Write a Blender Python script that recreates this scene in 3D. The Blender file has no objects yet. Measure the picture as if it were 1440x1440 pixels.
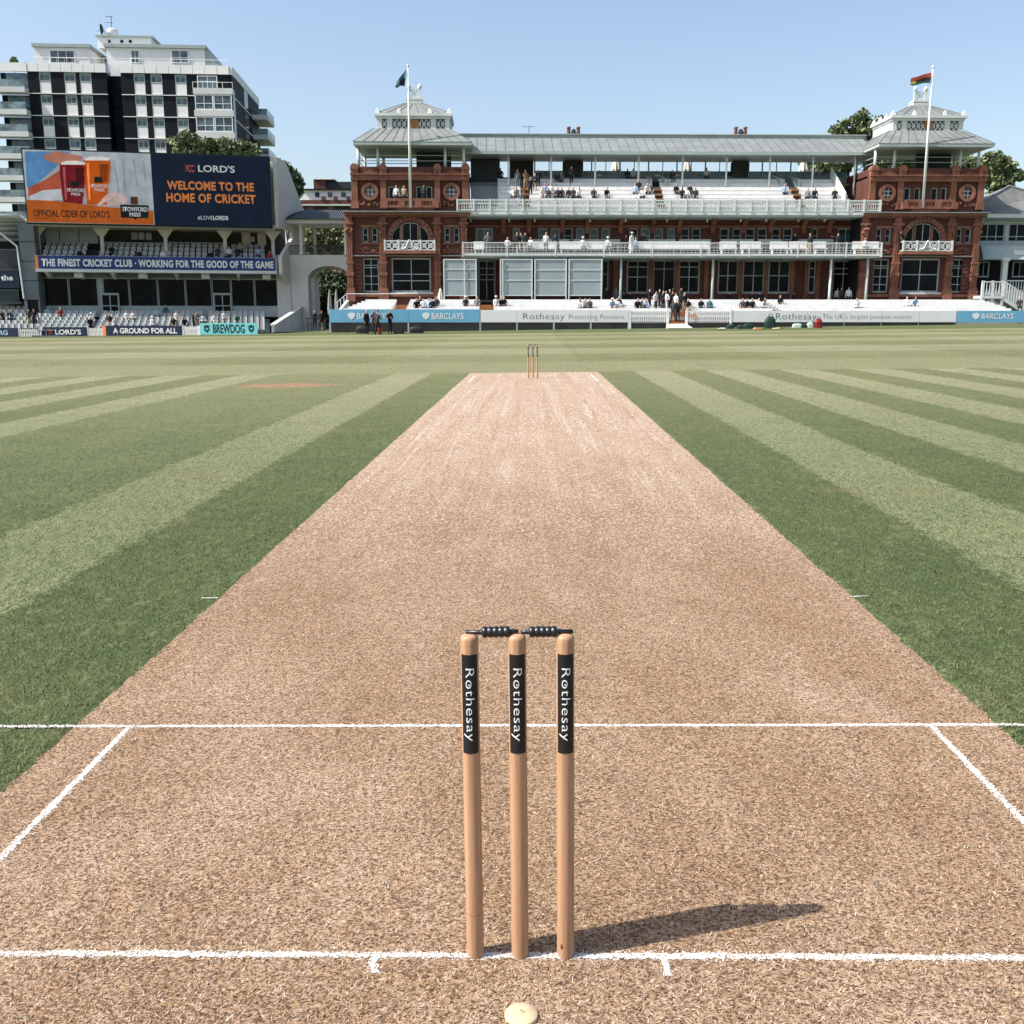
import bpy, bmesh, math, random
import numpy as np
from mathutils import Vector, Matrix
R = math.radians
random.seed(7); rng = np.random.default_rng(11)
scn = bpy.context.scene
COL = scn.collection

# ------------------------------------------------------------------ camera
FPX = 1427.395                      # focal length in pixels of the 1440 px photograph
CAM = Vector((0.0241, -1.9339, 1.3337))
RT = Vector((0.9997687, 0.0215063, 0.0)); DN = Vector((0.0040867, -0.1899881, -0.9817779)); FW = Vector((-0.0211144, 0.9815508, -0.1900320))
TILT = R(-0.6205)                   # the playing field falls sideways: higher on the right
cd = bpy.data.cameras.new('camera'); cam = bpy.data.objects.new('camera', cd); COL.objects.link(cam)
cd.sensor_width = 36; cd.lens = 36*FPX/1440; cd.clip_start = .05; cd.clip_end = 3000
m = Matrix((( RT.x, -DN.x, -FW.x, CAM.x), (RT.y, -DN.y, -FW.y, CAM.y), (RT.z, -DN.z, -FW.z, CAM.z), (0, 0, 0, 1)))
cam.matrix_world = m
scn.camera = cam
scn.render.resolution_x = scn.render.resolution_y = 1024

# ------------------------------------------------------------------ sky, sun, exposure
SUN_TO = Vector((-.595, -.18, .715)).normalized()
EL = math.asin(SUN_TO.z); AZ = math.atan2(SUN_TO.x, SUN_TO.y)
w = bpy.data.worlds.new('World'); scn.world = w; w.use_nodes = True
wn = w.node_tree; bg = wn.nodes['Background']
sky = wn.nodes.new('ShaderNodeTexSky'); sky.sky_type = 'NISHITA'; sky.sun_disc = False
sky.sun_elevation = EL; sky.sun_rotation = AZ % (2*math.pi)
sky.altitude = 0; sky.air_density = 1.0; sky.dust_density = 2.3; sky.ozone_density = 0
wn.links.new(sky.outputs[0], bg.inputs[0]); bg.inputs[1].default_value = .138
sl = bpy.data.lights.new('sun', 'SUN'); sl.energy = 5.0; sl.angle = R(.53); sl.color = (1, .95, .88)
so = bpy.data.objects.new('sun', sl); COL.objects.link(so)
so.rotation_euler = (-SUN_TO).to_track_quat('-Z', 'Y').to_euler()
vs = scn.view_settings; vs.view_transform = 'Standard'; vs.look = 'None'; vs.gamma = 1; vs.exposure = .60; vs.use_curve_mapping = False

# ------------------------------------------------------------------ node helpers
class E:                             # a tiny expression builder over Math nodes
    def __init__(s, nt, v): s.nt = nt; s.v = v
    def _op(s, op, *a):
        n = s.nt.nodes.new('ShaderNodeMath'); n.operation = op
        for i, x in enumerate((s,)+a):
            x = x.v if isinstance(x, E) else x
            if isinstance(x, (int, float)): n.inputs[i].default_value = x
            else: s.nt.links.new(x, n.inputs[i])
        return E(s.nt, n.outputs[0])
    def __add__(s, o): return s._op('ADD', o)
    def __sub__(s, o): return s._op('SUBTRACT', o)
    def __mul__(s, o): return s._op('MULTIPLY', o)
    def __truediv__(s, o): return s._op('DIVIDE', o)
    def lt(s, o): return s._op('LESS_THAN', o)
    def gt(s, o): return s._op('GREATER_THAN', o)
    def floor(s): return s._op('FLOOR')
    def abs(s): return s._op('ABSOLUTE')
    def mod2(s): return s._op('FLOORED_MODULO', 2.0)
    def max(s, o): return s._op('MAXIMUM', o)
    def min(s, o): return s._op('MINIMUM', o)
    def ramp(s, a, b):
        n = s.nt.nodes.new('ShaderNodeMapRange'); n.interpolation_type = 'SMOOTHSTEP'
        s.nt.links.new(s.v, n.inputs[0]); n.inputs[1].default_value = a; n.inputs[2].default_value = b
        return E(s.nt, n.outputs[0])
def noise(nt, vec, scale, detail=4, rough=.55, out=0, dist=0):
    n = nt.nodes.new('ShaderNodeTexNoise'); n.inputs['Scale'].default_value = scale; n.inputs['Detail'].default_value = detail
    n.inputs['Roughness'].default_value = rough; n.inputs['Distortion'].default_value = dist
    nt.links.new(vec, n.inputs['Vector']); return E(nt, n.outputs[out])
def scaled(nt, vec, s):
    n = nt.nodes.new('ShaderNodeMapping'); n.inputs['Scale'].default_value = s; nt.links.new(vec, n.inputs['Vector']); return n.outputs[0]
def mixc(nt, f, a, b):
    n = nt.nodes.new('ShaderNodeMix'); n.data_type = 'RGBA'
    for sock, x in ((n.inputs[0], f), (n.inputs[6], a), (n.inputs[7], b)):
        x = x.v if isinstance(x, E) else x
        if isinstance(x, tuple): sock.default_value = x if len(x) == 4 else x+(1,)
        elif isinstance(x, (int, float)): sock.default_value = x
        else: nt.links.new(x, sock)
    return n.outputs[2]
def newmat(name):
    m = bpy.data.materials.new(name); m.use_nodes = True
    nt = m.node_tree; return m, nt, nt.nodes['Principled BSDF']
def coords(nt, kind='Object'):
    n = nt.nodes.new('ShaderNodeTexCoord'); return n.outputs[kind]
def bump(nt, b, h, strength, dist):
    n = nt.nodes.new('ShaderNodeBump'); n.inputs['Strength'].default_value = strength; n.inputs['Distance'].default_value = dist
    nt.links.new(h.v, n.inputs['Height']); nt.links.new(n.outputs[0], b.inputs['Normal'])
MATS = {}
def mat(name, col, rough=.6, var=.18, scale=1.5, metal=0, spec=.3, streak=None, bmp=0, fine=0):
    """painted / masonry / cloth surface: base colour with broken-up tone, optional vertical weather streaks"""
    if name in MATS: return MATS[name]
    m, nt, b = newmat(name); v = coords(nt)
    n1 = noise(nt, v, scale, 5, .6)
    dark = tuple(c*(1-var) for c in col); lite = tuple(min(1, c*(1+var)) for c in col)
    c = mixc(nt, n1.ramp(.3, .7), dark, lite)
    if streak:
        n2 = noise(nt, scaled(nt, v, (3, 3, .25)), 1.6, 5, .65)
        c = mixc(nt, n2.ramp(.52, .78)*.7, c, streak)
    if fine:
        n3 = noise(nt, v, fine, 2, .6)
        c = mixc(nt, n3.ramp(.35, .65)*.5, c, dark)
        if bmp: bump(nt, b, n3, bmp, .01)
    nt.links.new(c, b.inputs['Base Color'])
    b.inputs['Roughness'].default_value = rough; b.inputs['Metallic'].default_value = metal; b.inputs['Specular IOR Level'].default_value = spec
    MATS[name] = m; return m
def glassmat(name, col, rough=.08, spec=.5):
    if name in MATS: return MATS[name]
    m, nt, b = newmat(name); v = coords(nt)
    c = mixc(nt, noise(nt, v, .7, 3).ramp(.35, .65), tuple(x*.55 for x in col), tuple(x*1.4 for x in col))
    nt.links.new(c, b.inputs['Base Color']); b.inputs['Roughness'].default_value = rough; b.inputs['Specular IOR Level'].default_value = spec
    MATS[name] = m; return m

# ------------------------------------------------------------------ mesh helpers
class MB:
    def __init__(s): s.v = []; s.f = []
    def poly(s, pts):
        i = len(s.v); s.v += [tuple(p) for p in pts]; s.f.append(tuple(range(i, i+len(pts)))); return s
    def box(s, x0, x1, y0, y1, z0, z1):
        if x0 > x1: x0, x1 = x1, x0
        if y0 > y1: y0, y1 = y1, y0
        if z0 > z1: z0, z1 = z1, z0
        i = len(s.v)
        s.v += [(x0,y0,z0),(x1,y0,z0),(x1,y1,z0),(x0,y1,z0),(x0,y0,z1),(x1,y0,z1),(x1,y1,z1),(x0,y1,z1)]
        s.f += [tuple(i+k for k in q) for q in ((3,2,1,0),(4,5,6,7),(0,1,5,4),(1,2,6,5),(2,3,7,6),(3,0,4,7))]; return s
    def hexa(s, a, b):                # two quads (same order) joined into a solid
        i = len(s.v); s.v += [tuple(p) for p in a]+[tuple(p) for p in b]; n = len(a)
        s.f += [tuple(i+k for k in range(n))[::-1], tuple(i+n+k for k in range(n))]
        s.f += [(i+k, i+(k+1) % n, i+n+(k+1) % n, i+n+k) for k in range(n)]; return s
    def prism(s, pts, y0, y1):        # (x,z) outline pushed through y
        return s.hexa([(x, y0, z) for x, z in pts], [(x, y1, z) for x, z in pts])
    def prism_x(s, pts, x0, x1):      # (y,z) outline pushed through x
        return s.hexa([(x0, y, z) for y, z in pts], [(x1, y, z) for y, z in pts])
    def tube(s, p, q, r, n=8, r2=None):
        p = Vector(p); q = Vector(q); d = (q-p).normalized(); a = d.orthogonal().normalized(); b = d.cross(a); r2 = r if r2 is None else r2
        ring = lambda c, rr: [tuple(c+a*rr*math.cos(2*math.pi*k/n)+b*rr*math.sin(2*math.pi*k/n)) for k in range(n)]
        return s.hexa(ring(p, r), ring(q, r2))
    def lathe(s, prof, n=24, c=(0, 0, 0), axis='z'):
        i = len(s.v); k = len(prof)
        for r, h in prof:
            for j in range(n):
                a = 2*math.pi*j/n; x, y = r*math.cos(a), r*math.sin(a)
                s.v.append((c[0]+x, c[1]+y, c[2]+h) if axis == 'z' else (c[0]+h, c[1]+x, c[2]+y))
        for p in range(k-1):
            for j in range(n):
                s.f.append((i+p*n+j, i+p*n+(j+1) % n, i+(p+1)*n+(j+1) % n, i+(p+1)*n+j))
        s.f.append(tuple(i+j for j in range(n))[::-1]); s.f.append(tuple(i+(k-1)*n+j for j in range(n))); return s
    def mesh(s, name):
        me = bpy.data.meshes.new(name); me.from_pydata(s.v, [], s.f); me.update()
        bm = bmesh.new(); bm.from_mesh(me); bmesh.ops.recalc_face_normals(bm, faces=bm.faces); bm.to_mesh(me); bm.free(); return me
    def build(s, name, mt, parent=None, smooth=False):
        me = s.mesh(name); o = bpy.data.objects.new(name, me); COL.objects.link(o)
        if mt: me.materials.append(mt)
        if smooth: me.polygons.foreach_set('use_smooth', [True]*len(me.polygons))
        if parent: o.parent = parent
        return o
def inst(name, me, parent, loc=(0, 0, 0), rz=0, scale=None):
    o = bpy.data.objects.new(name, me); COL.objects.link(o); o.location = loc; o.rotation_euler = (0, 0, rz)
    if scale: o.scale = scale
    if parent: o.parent = parent
    return o
def tag(o, label=None, cat=None, group=None, kind=None):
    for k, x in (('label', label), ('category', cat), ('group', group), ('kind', kind)):
        if x: o[k] = x
    return o
def empty(name, loc=(0, 0, 0), rz=0, label=None, cat=None, group=None):
    o = bpy.data.objects.new(name, None); COL.objects.link(o); o.location = loc; o.rotation_euler = (0, 0, rz); o.empty_display_size = .2
    return tag(o, label, cat, group)
def ray(px, py): return RT*((px-720)/FPX)+DN*((py-720)/FPX)+FW
class Frame:
    """a building's own axes: u along its front, v into its depth, z up; a pixel is turned into (u,z) on the plane at depth v"""
    def __init__(s, ox, oy, deg):
        s.o = Vector((ox, oy, 0)); s.a = R(deg); s.U = Vector((math.cos(s.a), math.sin(s.a), 0)); s.V = Vector((-math.sin(s.a), math.cos(s.a), 0))
    def uz(s, px, py, v=0):
        r = ray(px, py); t = (s.o+s.V*v-CAM).dot(s.V)/r.dot(s.V); p = CAM+r*t-s.o
        return p.dot(s.U), p.z
    def u(s, px, py, v=0): return s.uz(px, py, v)[0]
    def z(s, py, v=0, px=900): return s.uz(px, py, v)[1]
    def rect(s, x0, x1, y0, y1, v=0):
        ym = (y0+y1)/2; xm = (x0+x1)/2
        return s.uz(x0, ym, v)[0], s.uz(x1, ym, v)[0], s.uz(xm, y1, v)[1], s.uz(xm, y0, v)[1]
    def box(s, mb, x0, x1, y0, y1, v0, v1):
        u0, u1, z0, z1 = s.rect(x0, x1, y0, y1, v0); mb.box(u0, u1, v0, v1, z0, z1); return mb
    def world(s, u, v, z): return s.o+s.U*u+s.V*v+Vector((0, 0, z))
    def empty(s, name, label, cat, group=None): return empty(name, s.o, s.a, label, cat, group)
def wall_holes(mb, u0, u1, z0, z1, v0, v1, holes):
    """a wall slab with rectangular openings, as boxes per height band"""
    zs = sorted({z0, z1}|{min(max(h[i], z0), z1) for h in holes for i in (2, 3)})
    for a, b in zip(zs, zs[1:]):
        if b-a < 1e-4: continue
        zc = (a+b)/2; cur = u0
        for h in sorted(h for h in holes if h[2] < zc < h[3]):
            if h[0] > cur: mb.box(cur, h[0], v0, v1, a, b)
            cur = max(cur, h[1])
        if cur < u1: mb.box(cur, u1, v0, v1, a, b)
    return mb
def text_mesh(s, offset=0.0, spacing=1.0, shear=0):
    c = bpy.data.curves.new('lettering', 'FONT'); c.body = s; c.offset = offset; c.space_character = spacing; c.shear = shear; c.resolution_u = 3
    c.fill_mode = 'BOTH' if hasattr(c, 'fill_mode') else c.fill_mode
    o = bpy.data.objects.new('lettering', c); COL.objects.link(o)
    bpy.context.view_layer.update()
    me = bpy.data.meshes.new_from_object(o.evaluated_get(bpy.context.evaluated_depsgraph_get()))
    bpy.data.objects.remove(o); bpy.data.curves.remove(c); return me
def text_fit(s, rect, v, mt, parent, offset=.0, spacing=1.0, name='lettering', shear=0, vfun=None):
    """flat lettering stretched into the rectangle (u0,u1,z0,z1) at depth v, facing -v"""
    me = text_mesh(s, offset, spacing, shear); n = len(me.vertices); co = np.empty(n*3); me.vertices.foreach_get('co', co); co = co.reshape(-1, 3)
    lo, hi = co.min(0), co.max(0); u0, u1, z0, z1 = rect
    out = np.empty_like(co); out[:, 0] = u0+(co[:, 0]-lo[0])/(hi[0]-lo[0])*(u1-u0); out[:, 2] = z0+(co[:, 1]-lo[1])/(hi[1]-lo[1])*(z1-z0); out[:, 1] = v
    if vfun: out[:, 1] = vfun(out[:, 0], out[:, 2])
    me.vertices.foreach_set('co', out.ravel()); me.materials.clear(); me.materials.append(mt); me.update()
    o = bpy.data.objects.new(name, me); COL.objects.link(o); o.parent = parent; return o
def mesh_np(name, V, F, mt, parent=None):
    """big face soups straight from arrays; F is (n,3) or (n,4)"""
    me = bpy.data.meshes.new(name); k = F.shape[1]
    me.vertices.add(len(V)); me.vertices.foreach_set('co', np.ascontiguousarray(V, dtype=np.float32).ravel())
    me.loops.add(F.size); me.loops.foreach_set('vertex_index', np.ascontiguousarray(F, dtype=np.int32).ravel())
    me.polygons.add(len(F)); me.polygons.foreach_set('loop_start', np.arange(0, F.size, k, dtype=np.int32))
    me.update(calc_edges=True); me.materials.append(mt)
    o = bpy.data.objects.new(name, me); COL.objects.link(o)
    if parent: o.parent = parent
    return o
# ================================================================== the playing field
def field_pt(px, py):                # pixel -> point on the tilted field plane, in field coordinates
    nrm = Vector((-math.sin(-TILT), 0, math.cos(TILT))); r = ray(px, py); t = -CAM.dot(nrm)/r.dot(nrm); p = CAM+r*t
    return p.x/math.cos(TILT), p.y
def bank(x, y): t = min(1, max(0, (y-77)/5)); q = min(1, max(0, (x+24)/7)); return .22*t*t*(3-2*t)*q*q*(3-2*q)
def gz(x, y): return math.tan(-TILT)*max(-75, min(75, x))+bank(x, y)
def tilted(o): o.rotation_euler = (0, TILT, 0); return o

def grass_colour(nt, v, blade=False):
    """mown stripes: along the pitch on the square, squares of two directions on the outfield"""
    sx = nt.nodes.new('ShaderNodeSeparateXYZ'); nt.links.new(v, sx.inputs[0]); X = E(nt, sx.outputs[0]); Y = E(nt, sx.outputs[1])
    wob = noise(nt, v, 5, 3)-.5; wob2 = noise(nt, v, .35, 2)-.5
    hf = noise(nt, v, 40, 2)-.5; x = X+wob*.20+wob2*.10+hf*.22; y = Y+wob*.8+wob2*.6+hf*.8
    right = ((x-1.54)/.86).floor().mod2()
    left = (((x+2.42)*-1)/.93).floor().mod2()*-1+1
    left = left.max(x.lt(-3.4)*0)
    isl = x.lt(-3.4)*x.gt(-6.2)
    sq = x.gt(0)*right+x.lt(0)*left*(isl*-1+1)+isl*.22
    sq = sq*x.abs().gt(1.5)
    by = ((y-28.1)/6.15).floor().mod2(); bx = ((x-1.35)/6.3).floor().mod2()
    fine = (((y-22.4)/3.07).floor().mod2())
    out = by*.62+bx*.22+fine*.10
    insq = y.lt(22.6)
    edge = y.gt(22.6)*y.lt(28.1)
    g = insq*sq+(insq*-1+1)*(edge*.55+(edge*-1+1)*out)
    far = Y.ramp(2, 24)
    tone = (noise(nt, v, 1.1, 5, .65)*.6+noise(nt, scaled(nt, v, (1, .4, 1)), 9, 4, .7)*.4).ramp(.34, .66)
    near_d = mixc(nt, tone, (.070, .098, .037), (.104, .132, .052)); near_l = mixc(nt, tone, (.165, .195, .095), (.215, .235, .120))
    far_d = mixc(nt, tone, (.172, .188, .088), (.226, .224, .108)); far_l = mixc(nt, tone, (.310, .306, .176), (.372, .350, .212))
    c = mixc(nt, far, mixc(nt, g, near_d, near_l), mixc(nt, g, far_d, far_l))  # light and dark stripes: the sheen of leaning grass put into the colour
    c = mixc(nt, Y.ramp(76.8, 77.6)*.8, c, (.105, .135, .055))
    # scuffed brown patches
    dry = noise(nt, v, .55, 6, .7).ramp(.54, .74)*.45
    c = mixc(nt, dry, c, (.21, .15, .08))
    d1 = ((X+5.0)/1.15); d2 = (Y-18.6)/.75
    sp = (d1*d1+d2*d2+(noise(nt, scaled(nt, v, (2, 5, 1)), 1.2, 5, .7)-.5)*2.6).ramp(1.0, .25)
    return mixc(nt, sp*.95, c, (.42, .22, .14)), Y
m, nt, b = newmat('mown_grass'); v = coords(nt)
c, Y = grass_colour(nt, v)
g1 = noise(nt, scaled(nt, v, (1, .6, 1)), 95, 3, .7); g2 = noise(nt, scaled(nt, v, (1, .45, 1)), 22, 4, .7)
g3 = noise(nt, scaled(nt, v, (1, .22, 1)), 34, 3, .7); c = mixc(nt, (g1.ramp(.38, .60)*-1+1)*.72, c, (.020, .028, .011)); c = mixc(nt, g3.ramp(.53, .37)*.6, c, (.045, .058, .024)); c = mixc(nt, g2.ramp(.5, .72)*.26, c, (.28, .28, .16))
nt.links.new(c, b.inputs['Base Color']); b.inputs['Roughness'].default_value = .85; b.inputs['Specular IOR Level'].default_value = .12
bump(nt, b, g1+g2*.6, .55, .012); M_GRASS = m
m, nt, b = newmat('grass_blade'); v = coords(nt); c, Y = grass_colour(nt, v)
rn = nt.nodes.new('ShaderNodeNewGeometry'); rnd = E(nt, rn.outputs['Random Per Island'])
c = mixc(nt, rnd.ramp(.0, .5)*-.55+.55, c, (.022, .036, .012)); c = mixc(nt, rnd.ramp(.72, 1)*.5, c, (.26, .27, .14))
nt.links.new(c, b.inputs['Base Color']); b.inputs['Roughness'].default_value = .7; b.inputs['Specular IOR Level'].default_value = .2; M_BLADE = m

ys = [-60, -30, -12, -4, 0, 5, 10, 15, 20, 30, 40, 50, 60, 70, 76]+[77+.5*k for k in range(11)]+[85, 95, 120, 200, 450, 900]
xs = [-900, -400, -150, -75, -60, -45, -30, -26, -24, -22, -20, -18, -16, -10, -5, 0, 5, 10, 20, 30, 45, 60, 75, 150, 400, 900]
mb = MB(); mb.v = [(x, y, gz(x, y)) for y in ys for x in xs]; nx = len(xs)
mb.f = [(j*nx+i, j*nx+i+1, (j+1)*nx+i+1, (j+1)*nx+i) for j in range(len(ys)-1) for i in range(nx-1)]
tag(mb.build('playing_field', M_GRASS, smooth=True), 'mown striped turf of the whole cricket ground', kind='structure')

# ---- the pitch: rolled, worn, straw coloured
def straw(nt, v):
    sx = nt.nodes.new('ShaderNodeSeparateXYZ'); nt.links.new(v, sx.inputs[0]); X = E(nt, sx.outputs[0]); Y = E(nt, sx.outputs[1])
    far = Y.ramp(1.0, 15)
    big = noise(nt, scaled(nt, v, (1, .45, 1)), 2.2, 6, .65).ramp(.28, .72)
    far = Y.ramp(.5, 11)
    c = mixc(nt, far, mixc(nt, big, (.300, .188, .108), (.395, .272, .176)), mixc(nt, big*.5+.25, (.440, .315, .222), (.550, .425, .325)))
    track = noise(nt, scaled(nt, v, (3.6, .07, 1)), 1.6, 4, .6); tr2 = noise(nt, scaled(nt, v, (9, .22, 1)), 1.2, 3, .6); mid = Y.ramp(3, 10)
    c = mixc(nt, track.ramp(.52, .66)*.7*(mid*.85+.15), c, (.57, .44, .335)); c = mixc(nt, track.ramp(.48, .32)*.5, c, (.33, .20, .115)); c = mixc(nt, tr2.ramp(.54, .68)*.65*mid, c, (.68, .56, .46))
    patch = noise(nt, scaled(nt, v, (1, .55, 1)), .95, 4, .6); c = mixc(nt, patch.ramp(.50, .34)*.5*(far*-.75+1), c, (.285, .172, .095)); c = mixc(nt, patch.ramp(.54, .70)*.45*(far*-.6+1), c, (.53, .405, .305))
    wear = noise(nt, v, 6, 4, .7); c = mixc(nt, wear.ramp(.60, .76)*.35, c, (.50, .38, .28)); c = mixc(nt, wear.ramp(.40, .26)*.35, c, (.25, .145, .08))
    return c, X, Y
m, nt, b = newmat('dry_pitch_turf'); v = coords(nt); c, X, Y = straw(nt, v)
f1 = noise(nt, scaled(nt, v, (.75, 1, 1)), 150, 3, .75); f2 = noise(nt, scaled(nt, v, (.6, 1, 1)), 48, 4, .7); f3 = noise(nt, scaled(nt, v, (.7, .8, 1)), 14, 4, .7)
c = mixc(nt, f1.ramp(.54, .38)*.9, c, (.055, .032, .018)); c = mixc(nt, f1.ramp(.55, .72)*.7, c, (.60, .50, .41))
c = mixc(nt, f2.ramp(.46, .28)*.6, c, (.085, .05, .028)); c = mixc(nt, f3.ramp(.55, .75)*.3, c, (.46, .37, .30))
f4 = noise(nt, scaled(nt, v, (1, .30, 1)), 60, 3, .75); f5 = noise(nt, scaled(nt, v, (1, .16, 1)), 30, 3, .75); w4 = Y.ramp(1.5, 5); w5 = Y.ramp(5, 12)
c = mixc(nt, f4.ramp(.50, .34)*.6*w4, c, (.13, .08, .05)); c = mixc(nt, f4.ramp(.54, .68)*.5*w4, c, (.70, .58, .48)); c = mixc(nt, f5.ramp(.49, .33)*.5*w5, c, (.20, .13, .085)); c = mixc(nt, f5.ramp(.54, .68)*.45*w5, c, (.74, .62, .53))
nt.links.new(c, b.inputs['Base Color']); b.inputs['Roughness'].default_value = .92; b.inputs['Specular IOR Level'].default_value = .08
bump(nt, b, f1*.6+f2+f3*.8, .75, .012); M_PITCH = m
m, nt, b = newmat('straw_blade'); v = coords(nt); c, X, Y = straw(nt, v)
rn = nt.nodes.new('ShaderNodeNewGeometry'); rnd = E(nt, rn.outputs['Random Per Island'])
c = mixc(nt, rnd.ramp(.62, .05)*.97, c, (.042, .025, .014)); c = mixc(nt, rnd.ramp(.6, 1)*.75, c, (.62, .52, .43))
nt.links.new(c, b.inputs['Base Color']); b.inputs['Roughness'].default_value = .75; b.inputs['Specular IOR Level'].default_value = .2; M_STRAW = m
PX0, PX1, PY0, PY1 = -1.50, 1.54, -2.6, 22.42
n = 640; yy = np.linspace(PY0, PY1, n)
jag = lambda: rng.normal(0, .004, n)+np.interp(yy, np.linspace(PY0, PY1, 60), rng.normal(0, .002, 60))
mb = MB(); L = PX0+jag(); Q = PX1+jag()
mb.v = [(L[i], yy[i], .004) for i in range(n)]+[(Q[i], yy[i], .004) for i in range(n)]
mb.f = [(i, n+i, n+i+1, i+1) for i in range(n-1)]
tag(tilted(mb.build('pitch', M_PITCH)), 'dry worn straw coloured cricket pitch', kind='structure')

def blades(name, P, length, width, flat, mt, lab, lean=1.0):
    """P (n,2) field positions -> one triangle blade each"""
    k = len(P); a = rng.uniform(0, 2*np.pi, k); el = rng.uniform(*flat, k); Ln = length*rng.uniform(.6, 1.4, k); W = width*rng.uniform(.6, 1.4, k)
    d = np.stack([np.cos(a)*np.cos(el), np.sin(a)*np.cos(el), np.sin(el)], 1); s = np.stack([-np.sin(a), np.cos(a), np.zeros(k)], 1)
    base = np.concatenate([P, np.full((k, 1), .0045)], 1)
    V = np.concatenate([base-s*W[:, None]/2, base+s*W[:, None]/2, base+d*Ln[:, None]+s*W[:, None]*.12], 0)
    F = np.stack([np.arange(k), np.arange(k)+k, np.arange(k)+2*k], 1)
    return tag(tilted(mesh_np(name, V, F, mt)), lab, kind='stuff')
def scatter(n, x0, x1, y0, y1, keep):
    p = np.stack([rng.uniform(x0, x1, n), y0+(y1-y0)*rng.uniform(0, 1, n)**1.7], 1); return p[keep(p)]
straws = scatter(330000, PX0, PX1, -.45, 7.5, lambda p: (np.abs(p[:, 0]-.02) < .45+.55*(p[:, 1]+2)) & (rng.random(len(p)) < np.clip((7.5-p[:, 1])/4, 0, 1)))
blades('dry_grass_litter', straws, .0105, .0022, (.02, .50), M_STRAW, 'short dry straw flattened over the pitch')
gl = scatter(560000, -6.2, 6.2, .75, 12.5, lambda p: ((p[:, 0] < PX0+.005) | (p[:, 0] > PX1-.005)) & (np.abs(p[:, 0]-.02) < .35+.52*(p[:, 1]+2)) & (rng.random(len(p)) < np.clip((12.5-p[:, 1])/8, 0, 1)))
blades('grass', gl, .016, .0030, (.35, 1.3), M_BLADE, 'short green mown grass beside the pitch')

# ---- painted lines
m, nt, b = newmat('line_paint'); v = coords(nt)
l1 = noise(nt, v, 130, 3, .7); l2 = noise(nt, v, 18, 3, .6)
c = mixc(nt, l1.ramp(.50, .36)*.85, (.68, .68, .66), (.30, .22, .15)); nt.links.new(c, b.inputs['Base Color']); b.inputs['Roughness'].default_value = .8
b.inputs['Specular IOR Level'].default_value = .15; bump(nt, b, l1, .5, .004)
tp = nt.nodes.new('ShaderNodeBsdfTransparent'); mx = nt.nodes.new('ShaderNodeMixShader'); l3 = noise(nt, v, 210, 3, .7); l4 = noise(nt, v, 5, 3, .6)
nt.links.new((l3+l4*.35).ramp(.585, .66).v, mx.inputs[0]); nt.links.new(tp.outputs[0], mx.inputs[1]); nt.links.new(b.outputs[0], mx.inputs[2]); nt.links.new(mx.outputs[0], nt.nodes['Material Output'].inputs['Surface']); M_LINE = m
M_WBLADE = mat('whitened_blade', (.80, .80, .78), .8, .1, 60)
LINE_PTS = []
def painted(name, a, bb, wd, lab):
    a = np.array(a); bb = np.array(bb); L = np.linalg.norm(bb-a); d = (bb-a)/L; nrm = np.array([-d[1], d[0]])
    k = max(4, int(L/.006)); t = np.linspace(0, L, k); h1 = wd/2+rng.normal(0, .0024, k)+np.interp(t, np.linspace(0, L, 2+int(L/.06)), rng.normal(0, .0016, 2+int(L/.06))); h2 = wd/2+rng.normal(0, .0024, k)
    P = np.concatenate([a+d*t[:, None]+nrm*h1[:, None], a+d*t[:, None]-nrm*h2[:, None]]); V = np.concatenate([P, np.full((2*k, 1), .0058)], 1)
    i = np.arange(k-1); F = np.stack([i+k, i+k+1, i+1, i], 1)
    tag(tilted(mesh_np(name, V, F, M_LINE)), lab, kind='structure')
    if a[1] < 6:
        q = int(L*1300); s = rng.uniform(0, L, q); o = rng.normal(0, wd*.40, q); LINE_PTS.append(a+d*s[:, None]+nrm*o[:, None])
painted('bowling_crease', (-2.4, -.002), (2.4, -.008), .018, 'white painted line the stumps stand on')
painted('popping_crease', (-2.6, 1.222), (2.6, 1.222), .017, 'white painted line across the pitch in front of the stumps')
painted('return_crease', (-1.315, 1.21), (-1.315, -1.2), .019, 'white painted line at right angles to the creases')
painted('return_crease', (1.325, 1.21), (1.325, -1.2), .019, 'white painted line at right angles to the creases')
painted('guard_mark', (-.309, -.012), (-.303, -.066), .013, 'short white tick painted behind the bowling crease')
painted('guard_mark', (.302, -.014), (.303, -.07), .013, 'short white tick painted behind the bowling crease')
painted('pitch_tick', (-1.585, 2.79), (-1.505, 2.79), .010, 'small white tick on the grass edge')
painted('pitch_tick', (1.535, 2.76), (1.62, 2.775), .010, 'small white tick on the grass edge')
painted('return_crease', (-1.32, 18.95), (-1.31, 21.3), .035, 'white painted return crease by the far wicket')
painted('return_crease', (1.32, 18.95), (1.32, 21.4), .035, 'white painted return crease by the far wicket')
lp = np.concatenate(LINE_PTS); lo_ = blades('paint_on_grass', lp, .0065, .0020, (.03, .35), M_WBLADE, 'grass tips whitened by line paint')

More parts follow.
